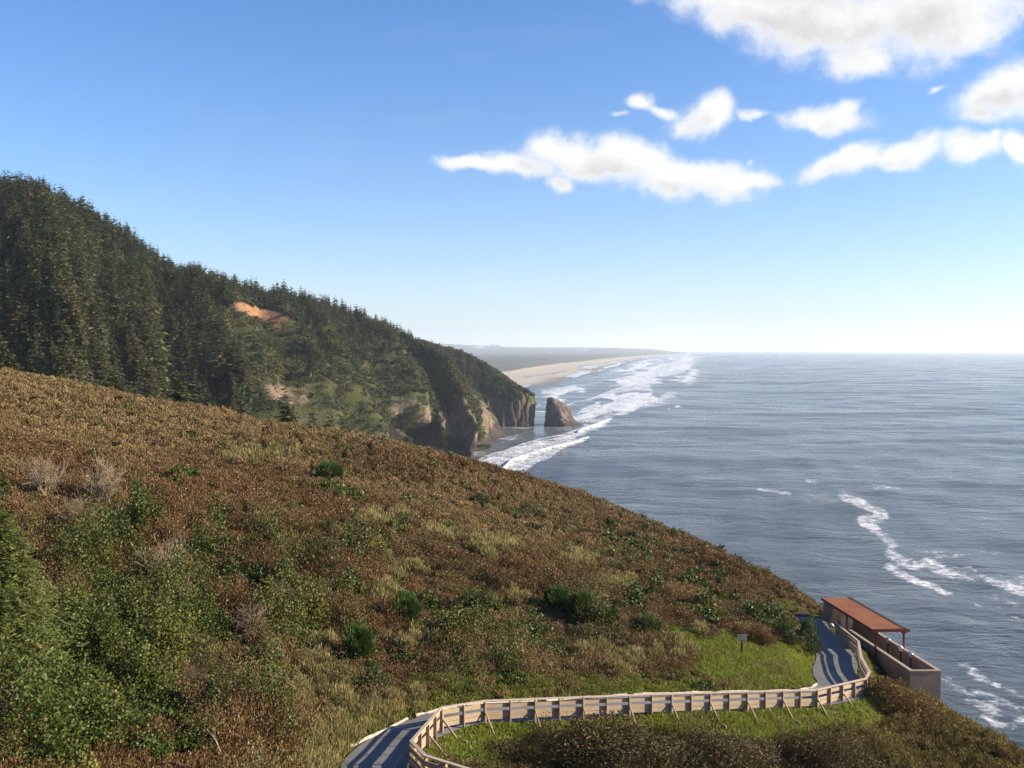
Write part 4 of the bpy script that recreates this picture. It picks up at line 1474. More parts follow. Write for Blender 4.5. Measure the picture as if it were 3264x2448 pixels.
def build_headland():
    ns, nt = 260, 90
    P = loft(ST_F, ns, nt)
    s = np.linspace(0, 1, ns)[:, None] * np.ones((1, nt))
    t = np.ones((ns, 1)) * np.linspace(0, 1, nt)[None]
    Nn = normals(P)
    if Nn[ns // 2, nt // 2, 1] > 0:
        Nn = -Nn
    Nh = unit(Nn * np.array([1, 1, .35]))
    q = ridged(fbm(s * 16 + t * 1.2, t * 1.5, oct=3, seed=26))
    rough = fbm(P[..., 0] / 20, P[..., 1] / 20, P[..., 2] / 28, oct=5, seed=28) - .5
    amp = sstep(t, 0.0, .25)
    P = P + Nh * (10 * (q - .6) * amp)[..., None] + Nh * (13 * rough * amp * (1 - .3 * sstep(s, .8, 1)))[..., None]
    dx, dy = todisp(P)
    w = 10 * (fbm(P[..., 0] / 9, P[..., 1] / 9, P[..., 2] / 9, oct=4, seed=34) - .5) * 2
    wet_dark = sstep(16 + w * .6 - P[..., 2], -4, 6)
    rock = np.maximum(sstep(polysd(dx, dy, [(1128, 842), (1146, 850), (1156, 880), (1154, 912), (1136, 915), (1130, 880)]) + w * .5, -4, 6),
                      sstep(t + w * .02 - .02, .42, .62) * sstep(s, .2, .5)) * .9
    lush = sstep(fbm(P[..., 0] / 30, P[..., 1] / 30, P[..., 2] / 30, oct=3, seed=36) + .2 * (1 - sstep(t, .05, .3)), .5, .7)
    full = shore_base(P)
    A = {}
    for k, a in (('scar', t * 0), ('rock', rock * .5), ('wet_dark', np.maximum(wet_dark, rock * (.9 - .75 * sstep(dx, 1122, 1136)))), ('lush', lush)):  # shade of the facing cliff painted in as dark, sunlit right tip left lighter
        A[k] = np.concatenate([np.zeros((ns, 2)), a, a[:, -1:]], 1).ravel()
    tag(np_mesh('far_headland_terrain', full, grid_faces(ns, nt + 3), M_CLIFF, smooth=True, attrs=A), kind='structure')
    return P, Nn, s, t, dx, dy, rock


FP, FN, FS, FT, FDX, FDY, FROCK = build_headland()
print('mountain', round(time.time() - T0, 1))


def scrub():
    """low bushes that clothe the slopes between the trees"""
    r = np.random.default_rng(31)
    B = Bulk()
    for (P, Nn, S, T, DX, DY, rock, scar, lush, n, r0, r1) in ((MP, MN, MS, MT, MDX, MDY, MROCK, MSCAR, MLUSH, 15000, 1.6, 3.6), (FP, FN, FS, FT, FDX, FDY, FROCK, FROCK * 0, FROCK * 0 + .35, 5200, 1.8, 3.8)):
        i = r.integers(0, P.shape[0] - 1, n)
        j = (P.shape[1] - 1) * r.uniform(0, 1, n) ** .9
        j = np.clip(j.astype(int), 0, P.shape[1] - 2)
        fu = r.uniform(size=(n, 1))
        C = P[i, j] * (1 - fu) + P[i + 1, j + 1] * fu
        dx, dy = todisp(C)
        rk, sc, lu = rock[i, j], scar[i, j], lush[i, j]
        if P is FP:
            rk = np.where((S[i, j] > .68) & (T[i, j] > .2), 1, rk)
        k = (rk < .35) & (sc < .25) & ~((S[i, j] > .86) & (T[i, j] > .42) & (r.uniform(size=n) < .9)) & ~((S[i, j] > .5) & (T[i, j] > .6) & (r.uniform(size=n) < .4)) & (dx > -60) & (C[:, 2] > 10) & (dy < np.interp(dx, [0, 150, 300, 500, 700, 850, 1000, 1200], [815, 835, 870, 900, 936, 968, 1005, 1060]))
        C, nn, lu = C[k], Nn[i, j][k], lu[k]
        m0 = len(C)
        rad = r.uniform(r0, r1, m0)
        dist = C[:, 1]
        lf = np.maximum(.55, dist / FPX * 1.15)
        cnt = np.clip(5.0 * rad * rad / (lf * lf * .7), 8, 60).astype(int)
        own = np.repeat(np.arange(m0), cnt)
        m = len(own)
        d = rand_dirs(m, r) + nn[own] * .5
        cc = C[own] + d * (rad[own] * r.uniform(.4, 1, m))[:, None] * np.array([1, 1, .9])
        A = rand_dirs(m, r, .3)
        t = r.uniform(size=m)
        ca = lerpc((.022, .033, .011), (.054, .066, .020), t)
        cb = lerpc((.050, .060, .017), (.095, .096, .031), t)
        cbr = lerpc((.070, .049, .023), (.120, .088, .040), t)
        c = lerpc(ca, cb, np.clip(lu[own] * .8 + r.normal(size=m) * .1, 0, 1))
        pb = sstep(fbm(C[:, 0] / 18, C[:, 1] / 18, C[:, 2] / 18, oct=3, seed=38), .52, .68) * .6
        c = lerpc(c, cbr, np.clip(pb[own] + r.normal(size=m) * .12, 0, 1))
        c *= (1 + r.normal(size=m0) * .14)[own][:, None]
        B.add(*leaves(cc, A, lf[own] * 1.35 * r.uniform(.7, 1.3, m), lf[own] * r.uniform(.7, 1.3, m), np.clip(c, .004, .5), 77))
    tag(B.build('slope_scrub', M_NEEDLE), kind='stuff')
    print('scrub', B.n // 4)


scrub()

LEFTRIDGE = ([0, 150, 300, 500, 700, 850, 1000, 1200], [797, 815, 850, 882, 918, 950, 988, 1050])


def forest():
    r = np.random.default_rng(41)
    ns, nt = MP.shape[:2]
    # area-weighted spots on the slope
    du = np.linalg.norm(MP[1:, :-1] - MP[:-1, :-1], axis=-1)
    dv = np.linalg.norm(MP[:-1, 1:] - MP[:-1, :-1], axis=-1)
    wgt = (du * dv)
    dens = np.ones_like(wgt)
    s, t = MS[:-1, :-1], MT[:-1, :-1]
    dx, dy = MDX[:-1, :-1], MDY[:-1, :-1]
    dens *= 1 - .95 * sstep(s + .45 * t, .60, .82)                     # the seaward slope is mostly scrub
    dens *= 1 - .9 * inpoly(dx, dy, [(455, 655), (560, 690), (720, 830), (780, 940), (560, 870), (500, 760)])
    dens *= 1 - .75 * inpoly(dx, dy, [(600, 680), (760, 720), (900, 800), (900, 960), (700, 930)])
    dens = np.maximum(dens, .9 * (t < .22))
    dens *= 1 - .9 * sstep(t, .45, .62) * sstep(s, .5, .6)
    dens *= (MSCAR[:-1, :-1] < .2) * (MROCK[:-1, :-1] < .5)
    dens *= sstep(fbm(MP[:-1, :-1, 0] / 25, MP[:-1, :-1, 1] / 25, MP[:-1, :-1, 2] / 25, oct=2, seed=43), .2, .38)
    dens *= (dx > -120)
    # no tree may stand in front of the bare scar or below the hill
    dens *= ~((dx > 478) & (dx < 645) & (dy > 668) & (dy < 745))
    pr = (wgt * dens).ravel()
    total = pr.sum()
    n = int(total / 27)
    cand = r.choice(len(pr), size=n * 3, p=pr / total)
    pts = []
    cell = {}
    for c in cand:
        i, j = divmod(int(c), nt - 1)
        f, g = r.uniform(), r.uniform()
        p = MP[i, j] + (MP[i + 1, j] - MP[i, j]) * f + (MP[i, j + 1] - MP[i, j]) * g
        key = (int(p[0] // 3.6), int(p[1] // 3.6), int(p[2] // 8))
        if key in cell:
            continue
        cell[key] = 1
        pts.append((p[0], p[1], p[2], MS[i, j], MT[i, j]))
        if len(pts) >= n:
            break
    # a dense line of trees on the crest
    for u in np.linspace(0, ns - 1, 230):
        i = int(u)
        p = MP[i, int(r.integers(0, 5))]
        if MDX[i, 0] > -60 and MS[i, 0] < .80:
            pts.append((p[0] + r.normal() * 2, p[1] + r.normal() * 4, p[2], MS[i, 0], 0.01))
    T = np.array(pts)
    dxx, dyy = todisp(T[:, :3])
    # heights: taller forest to the left, wind-cut small trees towards the point
    h = np.interp(T[:, 3], [0, .25, .45, .6, .75, 1], [19, 19, 16, 14, 10, 7]) * r.uniform(.45, 1.3, len(T))
    h *= np.where(T[:, 4] < .05, .92, 1)
    # the tops stay under the skyline of the photographed crest
    top = T[:, :3].copy()
    top[:, 2] += h
    tx, ty = todisp(top)
    lim = np.interp(tx, *SILH) - 4 + 34 * (fbm(tx / 26, tx * 0, oct=3, seed=47) - .52) + np.abs(r.normal(size=len(T))) * 9
    over = np.clip(lim - ty, 0, 1e9) * KD / FPX * T[:, 1]
    h = np.maximum(h - over, 3.2)
    sc_ = (dxx > 478) & (dxx < 645) & (dyy > 684)
    h = np.where(sc_, np.clip((dyy - 712) * KD / FPX * T[:, 1], 2.0, h), h)
    top = T[:, :3].copy()
    top[:, 2] += h
    tx, ty = todisp(top)
    vis = (ty < np.interp(tx, *LEFTRIDGE) - 2) & (tx > -25) & (ty > 300)
    T, h, tx, ty, dxx, dyy = T[vis], h[vis], tx[vis], ty[vis], dxx[vis], dyy[vis]
    px = h * FPX / T[:, 1]
    order = np.argsort(-px)
    print('trees', len(T))
    NI = 288
    # prototypes for the single trees (shared mesh data)
    G = ((.028, .044, .019), (.082, .098, .036))
    O = ((.042, .050, .018), (.118, .118, .038))
    Bc = ((.050, .046, .020), (.125, .108, .042))
    protoC, protoT = [], []
    for k in range(9):
        low = (0.06, .1, .04, .28, .12, .42, .05, .18, .08)[k]
        pal = (G, O, G, Bc, G, Bc, O, G, O)[k]
        V, F, c = spruce_mesh(60 + k, 17, 9, 5, low, (.19, .21, .17, .2, .23, .2, .18, .2, .24)[k], .28, 1.25, 0, *pal)
        protoC.append(np_mesh('crown', V, F, M_NEEDLE, c, link=False))
        o = trunk_mb(.94, .016).build('trunk', M_PALEBARK if low > .25 else M_BARK)
        COL.objects.unlink(o)
        protoT.append(o)

    def zone(i):
        a, b = tx[i], ty[i]
        sky = abs(b - np.interp(a, *SILH)) < 26
        if sky and a < 330:
            return ('dark spruce whose tip breaks the high left part of the skyline', 'spruces on the left skyline')
        if sky and a < 640:
            return ('spruce standing on the lower skyline above the orange landslip', 'spruces on the middle skyline')
        if sky:
            return ('small spruce on the skyline of the last rise before the point', 'spruces on the right skyline')
        if b > np.interp(a, *LEFTRIDGE) - 95:
            return ('bushy olive spruce at the foot of the forest just behind the brown hill', 'spruces at the foot of the forest')
        if a < 110:
            return ('tall dark spruce at the left edge of the forested slope', 'tall spruces at the left edge')
        if a < 260:
            return ('tall dark spruce packed in the left part of the forested slope below the skyline', 'spruces in the left forest')
        if a < 460:
            return ('slender olive green spruce in the middle of the forested slope', 'spruces in the middle forest')
        return ('spruce on the steep rib below and beside the orange landslip', 'spruces around the landslip')
    for rank, i in enumerate(order[:NI]):
        k = int(r.integers(0, 9))
        lab, grp = zone(i)
        e = empty('spruce_tree', (T[i, 0], T[i, 1], T[i, 2] - .5), r.uniform(0, 6.28))
        tag(e, lab, 'tree', grp)
        wd = h[i] * r.uniform(.85, 1.25)
        for pn, pr_ in (('crown', protoC), ('trunk', protoT)):
            q = pr_[k].copy()
            q.name = pn
            COL.objects.link(q)
            q.parent = e
            q.scale = (wd, wd, h[i])
    # the rest of the wood reads as one mass
    B = Bulk()
    low = []
    for k in range(8):
        pal = (G, O, G, Bc, O, G, G, O)[k]
        low.append(spruce_mesh(90 + k, 12, 7, 4, .06, (.21, .24, .19, .23, .22, .2, .26, .22)[k], .32, 1.08, 0, *pal))
    for i in order[NI:]:
        V, F, c = low[int(r.integers(0, 8))]
        a = r.uniform(0, 6.28)
        ca, sa = math.cos(a), math.sin(a)
        wd = h[i] * r.uniform(.9, 1.35)
        tone = np.clip(1 + r.normal() * .22 + .5 * (fbm(T[i:i + 1, 0] / 30, T[i:i + 1, 1] / 30, T[i:i + 1, 2] / 30, oct=2, seed=48)[0] - .5), .5, 1.6)
        W = np.column_stack([(V[:, 0] * ca - V[:, 1] * sa) * wd, (V[:, 0] * sa + V[:, 1] * ca) * wd, V[:, 2] * h[i]]) + T[i, :3]
        B.add(W, F, c * tone)
    tag(B.build('forest', M_NEEDLE), kind='stuff')
    print('forest quads', B.n // 4)
    return protoC, protoT


PC, PT = forest()


def lone_trees():
    # a tall tree with a bare pale trunk on the left slope
    def tree(dx, dy, Y, hpx, low, lab, seed, width, mat=M_PALEBARK, fine=True, name='spruce_tree', pal=None):
        p = pix(dx, dy, Y)
        h = hpx * KD / FPX * Y
        e = empty(name, tuple(p), 0)
        tag(e, lab, 'tree')
        kw = {}
        if pal:
            kw = dict(ca=pal[0], cb=pal[1])
        V, F, c = spruce_mesh(seed, 22, 12 if fine else 8, 9 if fine else 6, low, width, .3, 1.0, 0, **kw)
        o = np_mesh('crown', V * h, F, M_NEEDLE, c, parent=e)
        q = trunk_mb(.95, .012).build('trunk', mat, e)
        q.scale = (h, h, h)
    tree(95, 715, 392, 120, .42, 'tall thin tree with a long bare pale trunk on the left of the forested slope', 201, .15)
    tree(672, 842, 640, 95, .45, 'thin tree with a bare pale trunk near the cliff rocks', 202, .13)
    # young spruce close by at the left edge
    Y = 36.5
    x, y, z = place(4, 1480, Y)
    h = 6.5
    e = empty('young_spruce', (x, y, z - .1), .4)
    tag(e, 'big young spruce with layered boughs close by at the left edge of the photo', 'tree')
    V, F, c = spruce_mesh(301, 60, 26, 26, .02, .37, .25, 0.8, 0, (.040, .058, .016), (.150, .170, .044), True)
    np_mesh('crown', V * h, F, M_NEEDLE, c, parent=e)
    q = trunk_mb(.95, .014).build('trunk', M_BARK, e)
    q.scale = (h, h, h)


lone_trees()


def gully_trees():
    """bushy young trees and alders just behind the crest of the brown hill"""
    r = np.random.default_rng(51)
    spots = [(20, 830, 150, 70, 'brown green bush on the far left behind the crest of the brown hill'),
             (130, 850, 160, 78, 'dark bushy young spruce behind the crest, left of the dip'),
             (250, 880, 175, 80, 'broad bushy young spruce behind the crest, right of the dip'),
             (390, 910, 190, 100, 'largest bushy young spruce showing over the crest of the brown hill'),
             (455, 915, 195, 66, 'low green bush between the largest bushy spruce and the bare shrub on the crest'),
             (620, 925, 210, 60, 'green bush showing over the crest below the pale rock')]
    for k, (dx, dy, Y, hpx, lab) in enumerate(spots):
        p = pix(dx, dy, Y)
        h = hpx * KD / FPX * Y
        e = empty('bushy_spruce', tuple(p), r.uniform(0, 6))
        tag(e, lab, 'tree', 'bushy young trees behind the brown hill crest')
        q = PC[(1, 6, 8)[k % 3]].copy()
        q.name = 'crown'
        COL.objects.link(q)
        q.parent = e
        q.scale = (h * 2.0, h * 2.0, h * 1.05)
        q = PT[1].copy()
        q.name = 'trunk'
        COL.objects.link(q)
        q.parent = e
        q.scale = (h, h, h)


gully_trees()
print('forest', round(time.time() - T0, 1))


# ------------------------------------------------------------------ the sea stack
def build_stack():
    b0, b1 = pixz(1175, 921), pixz(1259, 920)
    Y = b0[1]
    k = KD / FPX * Y
    cx = (b0[0] + b1[0]) / 2
    n, m = 110, 64
    # half-widths per height from the photographed outline
    hs = np.array([0, .1, .25, .4, .55, .7, .82, .92, 1.0]) * (921 - 860) * k
    xl = (np.array([1175, 1176, 1177, 1178, 1179, 1180, 1181, 1182, 1185]) - 1217) * k
    xr = (np.array([1262, 1251, 1241, 1236, 1233, 1225, 1216, 1207, 1196]) - 1217) * k
    dp = np.array([20, 19, 18, 16, 14, 12, 9, 6, 3.0])
    hh = np.linspace(0, 1, m) * hs[-1]
    L, Rr, D = np.interp(hh, hs, xl), np.interp(hh, hs, xr), np.interp(hh, hs, dp)
    a = np.linspace(0, 2 * np.pi, n, endpoint=False)
    V = np.zeros((m + 2, n, 3))
    sgn = lambda x, e: np.sign(x) * np.abs(x) ** e
    for i in range(m):
        c, w = (L[i] + Rr[i]) / 2, (Rr[i] - L[i]) / 2
        V[i + 1, :, 0] = cx + c + w * sgn(np.cos(a), 1.25)
        V[i + 1, :, 1] = Y + 14 + D[i] * 1.15 * sgn(np.sin(a), 1.25)
        V[i + 1, :, 2] = hh[i]
    V[0] = V[1]
    V[0, :, 2] = -6
    V[-1] = V[-2].mean(0)
    V[-1, :, 2] = hs[-1] + .6
    ctr = V.mean(1, keepdims=True)
    d = unit((V - ctr) * np.array([1, 1, 0]) + 1e-6)
    f = fbm(V[..., 0] / 9, V[..., 1] / 9, V[..., 2] / 11, oct=5, seed=81) - .5
    f = f + .45 * (fbm(V[..., 0] / 2.6, V[..., 1] / 2.6, V[..., 2] / 4.5, oct=4, seed=83) - .5)
    V[1:-1] += (d * (f * 5.0 * np.where(np.cos(a)[None] < -.4, .5, 1))[..., None])[1:-1]
    Vc = np.concatenate([V, V[:, :1]], 1)
    F = grid_faces(m + 2, n + 1)[:, ::-1]
    m_, N, out = mat_new('stack_rock')
    v = N.n('ShaderNodeTexCoord').outputs['Object']
    n1, n2 = N.noise(v, .09, 7, .62), N.noise(v, .3, 6, .65)
    c = N.mix(N.ss(n1, .42, .62), (.040, .031, .026), (.125, .09, .065))
    c = N.mix(N.ss(n2, .52, .72), c, (.21, .16, .115))
    z = N.n('ShaderNodeSeparateXYZ', i0=v).outputs[2]
    c = N.mix(N.ss(z, 3.0, 9.0), (.028, .023, .021), c)
    b = N.n('ShaderNodeBump', Strength=.9, Distance=1.5, Height=n2)
    p = N.n('ShaderNodeBsdfPrincipled', Base_Color=c, Roughness=.9, Normal=b.outputs[0])
    m_.node_tree.links.new(p.outputs[0], out.inputs[0])
    o = np_mesh('sea_stack', Vc, F, m_, smooth=True)
    tag(o, 'tall wedge shaped dark rock stack standing in the surf off the headland', 'rock')


build_stack()

# ------------------------------------------------------------------ low coast beyond: sand, dunes and wooded plain
SHORE = np.array([pixz(*p)[:2] for p in ((1060, 862), (1145, 846), (1205, 833), (1262, 818), (1310, 802), (1352, 785), (1395, 774), (1430, 769), (1470, 764.5))])
SHORE = np.vstack([SHORE, SHORE[-1] + (SHORE[-1] - SHORE[-2]) * 2.0])
DUNE = np.array([pixz(*p)[:2] for p in ((1000, 815), (1085, 808), (1140, 799), (1200, 790), (1270, 781), (1340, 773), (1400, 767.5), (1440, 765))])
DUNE = np.vstack([DUNE, DUNE[-1] + (DUNE[-1] - DUNE[-2]) * 2.0])


def plain_mat():
    m, N, out = mat_new('coast_plain')
    v = N.n('ShaderNodeTexCoord').outputs['Object']
    sand = N.n('ShaderNodeAttribute', {'attribute_name': 'sand'}).outputs['Fac']
    wet_dark = N.n('ShaderNodeAttribute', {'attribute_name': 'wet_dark'}).outputs['Fac']
    n1, n2 = N.noise(v, .0022, 8, .62), N.noise(v, .012, 7, .65)
    w = N.mix(N.ss(n2, .4, .65), (.034, .042, .028), (.062, .066, .042))
    w = N.mix(N.ss(n1, .55, .75), w, (.075, .07, .04))
    n3 = N.noise(v, .02, 6, .6)
    s = N.mix(N.ss(n3, .35, .65), (.33, .28, .20), (.40, .345, .25))
    s = N.mix(wet_dark, s, (.15, .122, .10))
    pl = N.n('ShaderNodeAttribute', {'attribute_name': 'pool'}).outputs['Fac']
    s = N.mix(pl, s, (.05, .055, .06))
    c = N.mix(N.ss(N.m('ADD', sand, N.m('MULTIPLY', N.m('SUBTRACT', n2, .5), .9)), .4, .6), w, s)
    b = N.n('ShaderNodeBump', Strength=N.m('MULTIPLY', N.m('SUBTRACT', 1.0, sand), .8), Distance=8.0, Height=n2)
    rg = N.n('ShaderNodeMapRange', i0=wet_dark, i3=.95, i4=.5).outputs[0]
    rg = N.m('MULTIPLY', rg, N.m('SUBTRACT', 1.0, N.m('MULTIPLY', pl, .9)))
    p = N.n('ShaderNodeBsdfPrincipled', Base_Color=c, Roughness=rg, Normal=b.outputs[0])
    m.node_tree.links.new(p.outputs[0], out.inputs[0])
    return m


def build_plain():
    nr, nc = 420, 300
    ys = np.geomspace(1480, 42000, nr)
    Y = ys[:, None] * np.ones((1, nc))
    sx = np.interp(ys, SHORE[:, 1], SHORE[:, 0])
    dxx = np.interp(ys, DUNE[:, 1], DUNE[:, 0])
    u = np.linspace(0, 1, nc) ** 1.6
    left = -0.55 * ys - 400
    X = (sx + 30)[:, None] * (1 - u) + left[:, None] * u
    nshape = fbm(X / 260, Y / 260, oct=4, seed=91) - .5
    inland = sx[:, None] + nshape * 60 - X           # metres from the waterline
    width = np.maximum((sx - dxx), 60)[:, None]
    f = inland / width
    Z = np.where(inland < 0, inland * .06, 3.0 * sstep(f, 0, .8) + 5 * sstep(f, .8, 1.1) * (.4 + fbm(X / 60, Y / 60, oct=3, seed=92)))
    Z = Z + sstep(f, 1.15, 1.6) * (6 + 14 * fbm(X / 420, Y / 420, oct=4, seed=93)) + sstep(f, 1.2, 1.5) * 7 * fbm(X / 35, Y / 35, oct=3, seed=94)
    # far low hills towards the horizon
    Z = Z + sstep(Y, 9000, 19000) * sstep(f, 3.0, 14.0) * (210 * fbm(X / 2600, Y / 5000, oct=4, seed=95) + 110 * sstep(-X, -1500, 3000))
    Z = Z * (1 - sstep(Y, 40000, 60000) * .6)
    Z = np.maximum(Z, -3) - (X ** 2 + Y ** 2) / (2 * EARTH)
    sand = 1 - sstep(f, .92, 1.22)
    bare = sstep(fbm(X / 500, Y / 1500, oct=3, seed=96), .75, .84) * .6 * (f > 1.6) * (Y > 7000)
    sand = np.maximum(sand, bare)
    wet_dark = 1 - sstep(f + nshape * .5, .12, .42)
    pool = sstep(fbm((X - .16 * Y) / 55, Y / 420, oct=3, seed=97), .52, .58) * sstep(f, .02, .1) * (1 - sstep(f, .45, .6)) * sstep(Y, 1500, 2000)
    P = np.stack([X, Y, Z], -1)
    tag(np_mesh('coastal_plain_terrain', P, grid_faces(nr, nc)[:, ::-1], plain_mat(), smooth=True, attrs={'sand': sand.ravel(), 'wet_dark': wet_dark.ravel(), 'pool': pool.ravel()}), kind='structure')

    def pz(x, y):
        i = np.searchsorted(ys, y)
        return float(np.interp(-x, -X[i], Z[i]))
    return pz


PLAIN_Z = build_plain()


def far_buildings():
    for (dx, dy, z, w, d, hh, mt, lab) in ((1066, 748.6, 30, 60, 40, 26, M_WHITE, 'tiny bright white building far off on the plain, left one of a pair'),
                                           (1073, 748.6, 30, 70, 40, 24, M_WHITE, 'tiny bright white building far off on the plain, right one of a pair'),
                                           (995, 756.5, 30, 80, 40, 16, M_CAP, 'long tan building just above the dark headland ridge on the plain')):
        ys = np.geomspace(3000, 24000, 500)
        pp = pix(np.full(500, float(dx)), np.full(500, float(dy)), ys)
        gz = np.array([PLAIN_Z(p[0], y) for p, y in zip(pp, ys)])
        i = int(np.argmax(pp[:, 2] < gz)) if (pp[:, 2] < gz).any() else 250
        e = empty('far_building', (float(pp[i, 0]), float(ys[i]), float(gz[i])))
        tag(e, lab, 'building', 'far buildings on the plain')
        k = ys[i] / 9000.0
        w, d, hb = w * k, d * k, hh * k
        MB().box(-w / 2, w / 2, -d / 2, d / 2, -4, hb * .7).build('wall', mt, e)
        MB().hexa([(-w / 2 - 2, -d / 2 - 2, hb * .7 + .02), (w / 2 + 2, -d / 2 - 2, hb * .7 + .02), (w / 2 + 2, d / 2 + 2, hb * .7 + .02), (-w / 2 - 2, d / 2 + 2, hb * .7 + .02),
                   (-w / 2, -2, hb), (w / 2, -2, hb), (w / 2, 2, hb), (-w / 2, 2, hb)]).build('roof', mt, e)


far_buildings()


# ------------------------------------------------------------------ the sea
def z6(L):
    return [((1300 + a / 2.212) / 1.47559, (1000 + b / 2.212) / 1.47559) for a, b in L]


def z4(L):     # the lower right foam
    return [((2400 + a / 2.074) / 1.47559, (1500 + b / 2.074) / 1.47559) for a, b in L]


def sea_mat():
    m, N, out = mat_new('sea_water')
    v = N.n('ShaderNodeTexCoord').outputs['Object']
    foam = N.n('ShaderNodeAttribute', {'attribute_name': 'foam'}).outputs['Fac']
    shal = N.n('ShaderNodeAttribute', {'attribute_name': 'shallow'}).outputs['Fac']
    st = N.n('ShaderNodeVectorMath', {'operation': 'MULTIPLY'}, i0=v, i1=(.5, 1, 1)).outputs[0]
    a = N.noise(st, .55, 5, .6, .4)
    b2 = N.noise(st, .12, 5, .55, .6)
    c3 = N.noise(st, .022, 4, .5, .8)
    chop = N.noise(st, 1.6, 3, .6, .3)
    f1 = N.noise(v, .30, 8, .68, .5)
    f2 = N.noise(v, .045, 6, .65, .8)
    h = N.m('ADD', N.m('MULTIPLY_ADD', chop, .10, N.m('MULTIPLY', a, .45)), N.m('ADD', N.m('MULTIPLY', b2, 1.9), N.m('MULTIPLY', c3, 5.0)))
    bp = N.n('ShaderNodeBump', Strength=1.0, Distance=1.0, Height=h)
    big = N.noise(v, .006, 4, .6, .5)
    wind = N.noise(N.n('ShaderNodeVectorMath', {'operation': 'MULTIPLY'}, i0=v, i1=(.35, 1, 1)).outputs[0], .011, 5, .62, 1.2)
    deep = N.mix(N.ss(big, .35, .65), (.042, .054, .060), (.064, .076, .081))
    water = N.mix(N.m('MULTIPLY', shal, .8), deep, (.10, .115, .105))
    # foam breaks up at its edges
    fb = N.m('ADD', foam, N.m('ADD', N.m('MULTIPLY', N.m('SUBTRACT', f1, .5), 1.7), N.m('MULTIPLY', N.m('SUBTRACT', f2, .5), 1.5)))
    fm = N.ss(fb, .32, 1.12)
    fm = N.m('MULTIPLY', fm, N.ss(foam, .02, .25))
    wp = N.n('ShaderNodeBsdfPrincipled', Base_Color=water, Roughness=N.ss(wind, .38, .66, .12, .36), Normal=bp.outputs[0], IOR=1.333)
    fn = N.n('ShaderNodeBump', Strength=.6, Distance=.5, Height=f1)
    fcol = N.mix(N.ss(f1, .35, .6), (.55, .56, .56), (.80, .79, .77))
    fp = N.n('ShaderNodeBsdfPrincipled', Base_Color=fcol, Roughness=.85, Normal=fn.outputs[0])
    mx = N.n('ShaderNodeMixShader', i0=fm, i1=wp.outputs[0], i2=fp.outputs[0])
    m.node_tree.links.new(mx.outputs[0], out.inputs[0])
    return m


W1 = z6([(470, 1042), (600, 988), (760, 935), (900, 890), (1050, 860), (1200, 815), (1330, 775), (1425, 742), (1400, 790), (1280, 838), (1200, 872), (1275, 885), (1150, 930), (1050, 985), (920, 1055), (800, 1140), (660, 1105)])
W2 = z6([(1195, 705), (1255, 662), (1330, 630), (1360, 640), (1405, 682), (1310, 702)])
W3 = z6([(1120, 640), (1270, 606), (1420, 545), (1560, 500), (1700, 480), (1735, 550), (1580, 545), (1420, 570), (1300, 612), (1190, 625), (1130, 655)])
W4 = z6([(1380, 470), (1600, 430), (1800, 395), (1960, 365), (1960, 415), (1800, 440), (1700, 455), (1500, 482)])
W5 = z6([(1180, 740), (1260, 728), (1360, 745), (1440, 745), (1330, 780), (1240, 795)])
W6 = z6([(1700, 420), (1800, 360), (1950, 310), (2180, 292), (2000, 320), (1960, 370), (1850, 400)])
CAPS = [(1545, 655, 62, 13), (1470, 683, 32, 8), (1745, 607, 58, 13), (1900, 655, 28, 11), (1840, 672, 17, 7), (1750, 462, 65, 11), (1860, 468, 32, 8), (1905, 443, 38, 7), (2000, 452, 55, 8),
        (1920, 460, 32, 7), (2040, 407, 22, 5), (1340, 632, 24, 10), (1620, 530, 30, 10), (1230, 548, 60, 8), (1100, 525, 90, 12), (1060, 600, 50, 9), (940, 690, 60, 7), (930, 640, 22, 8)]
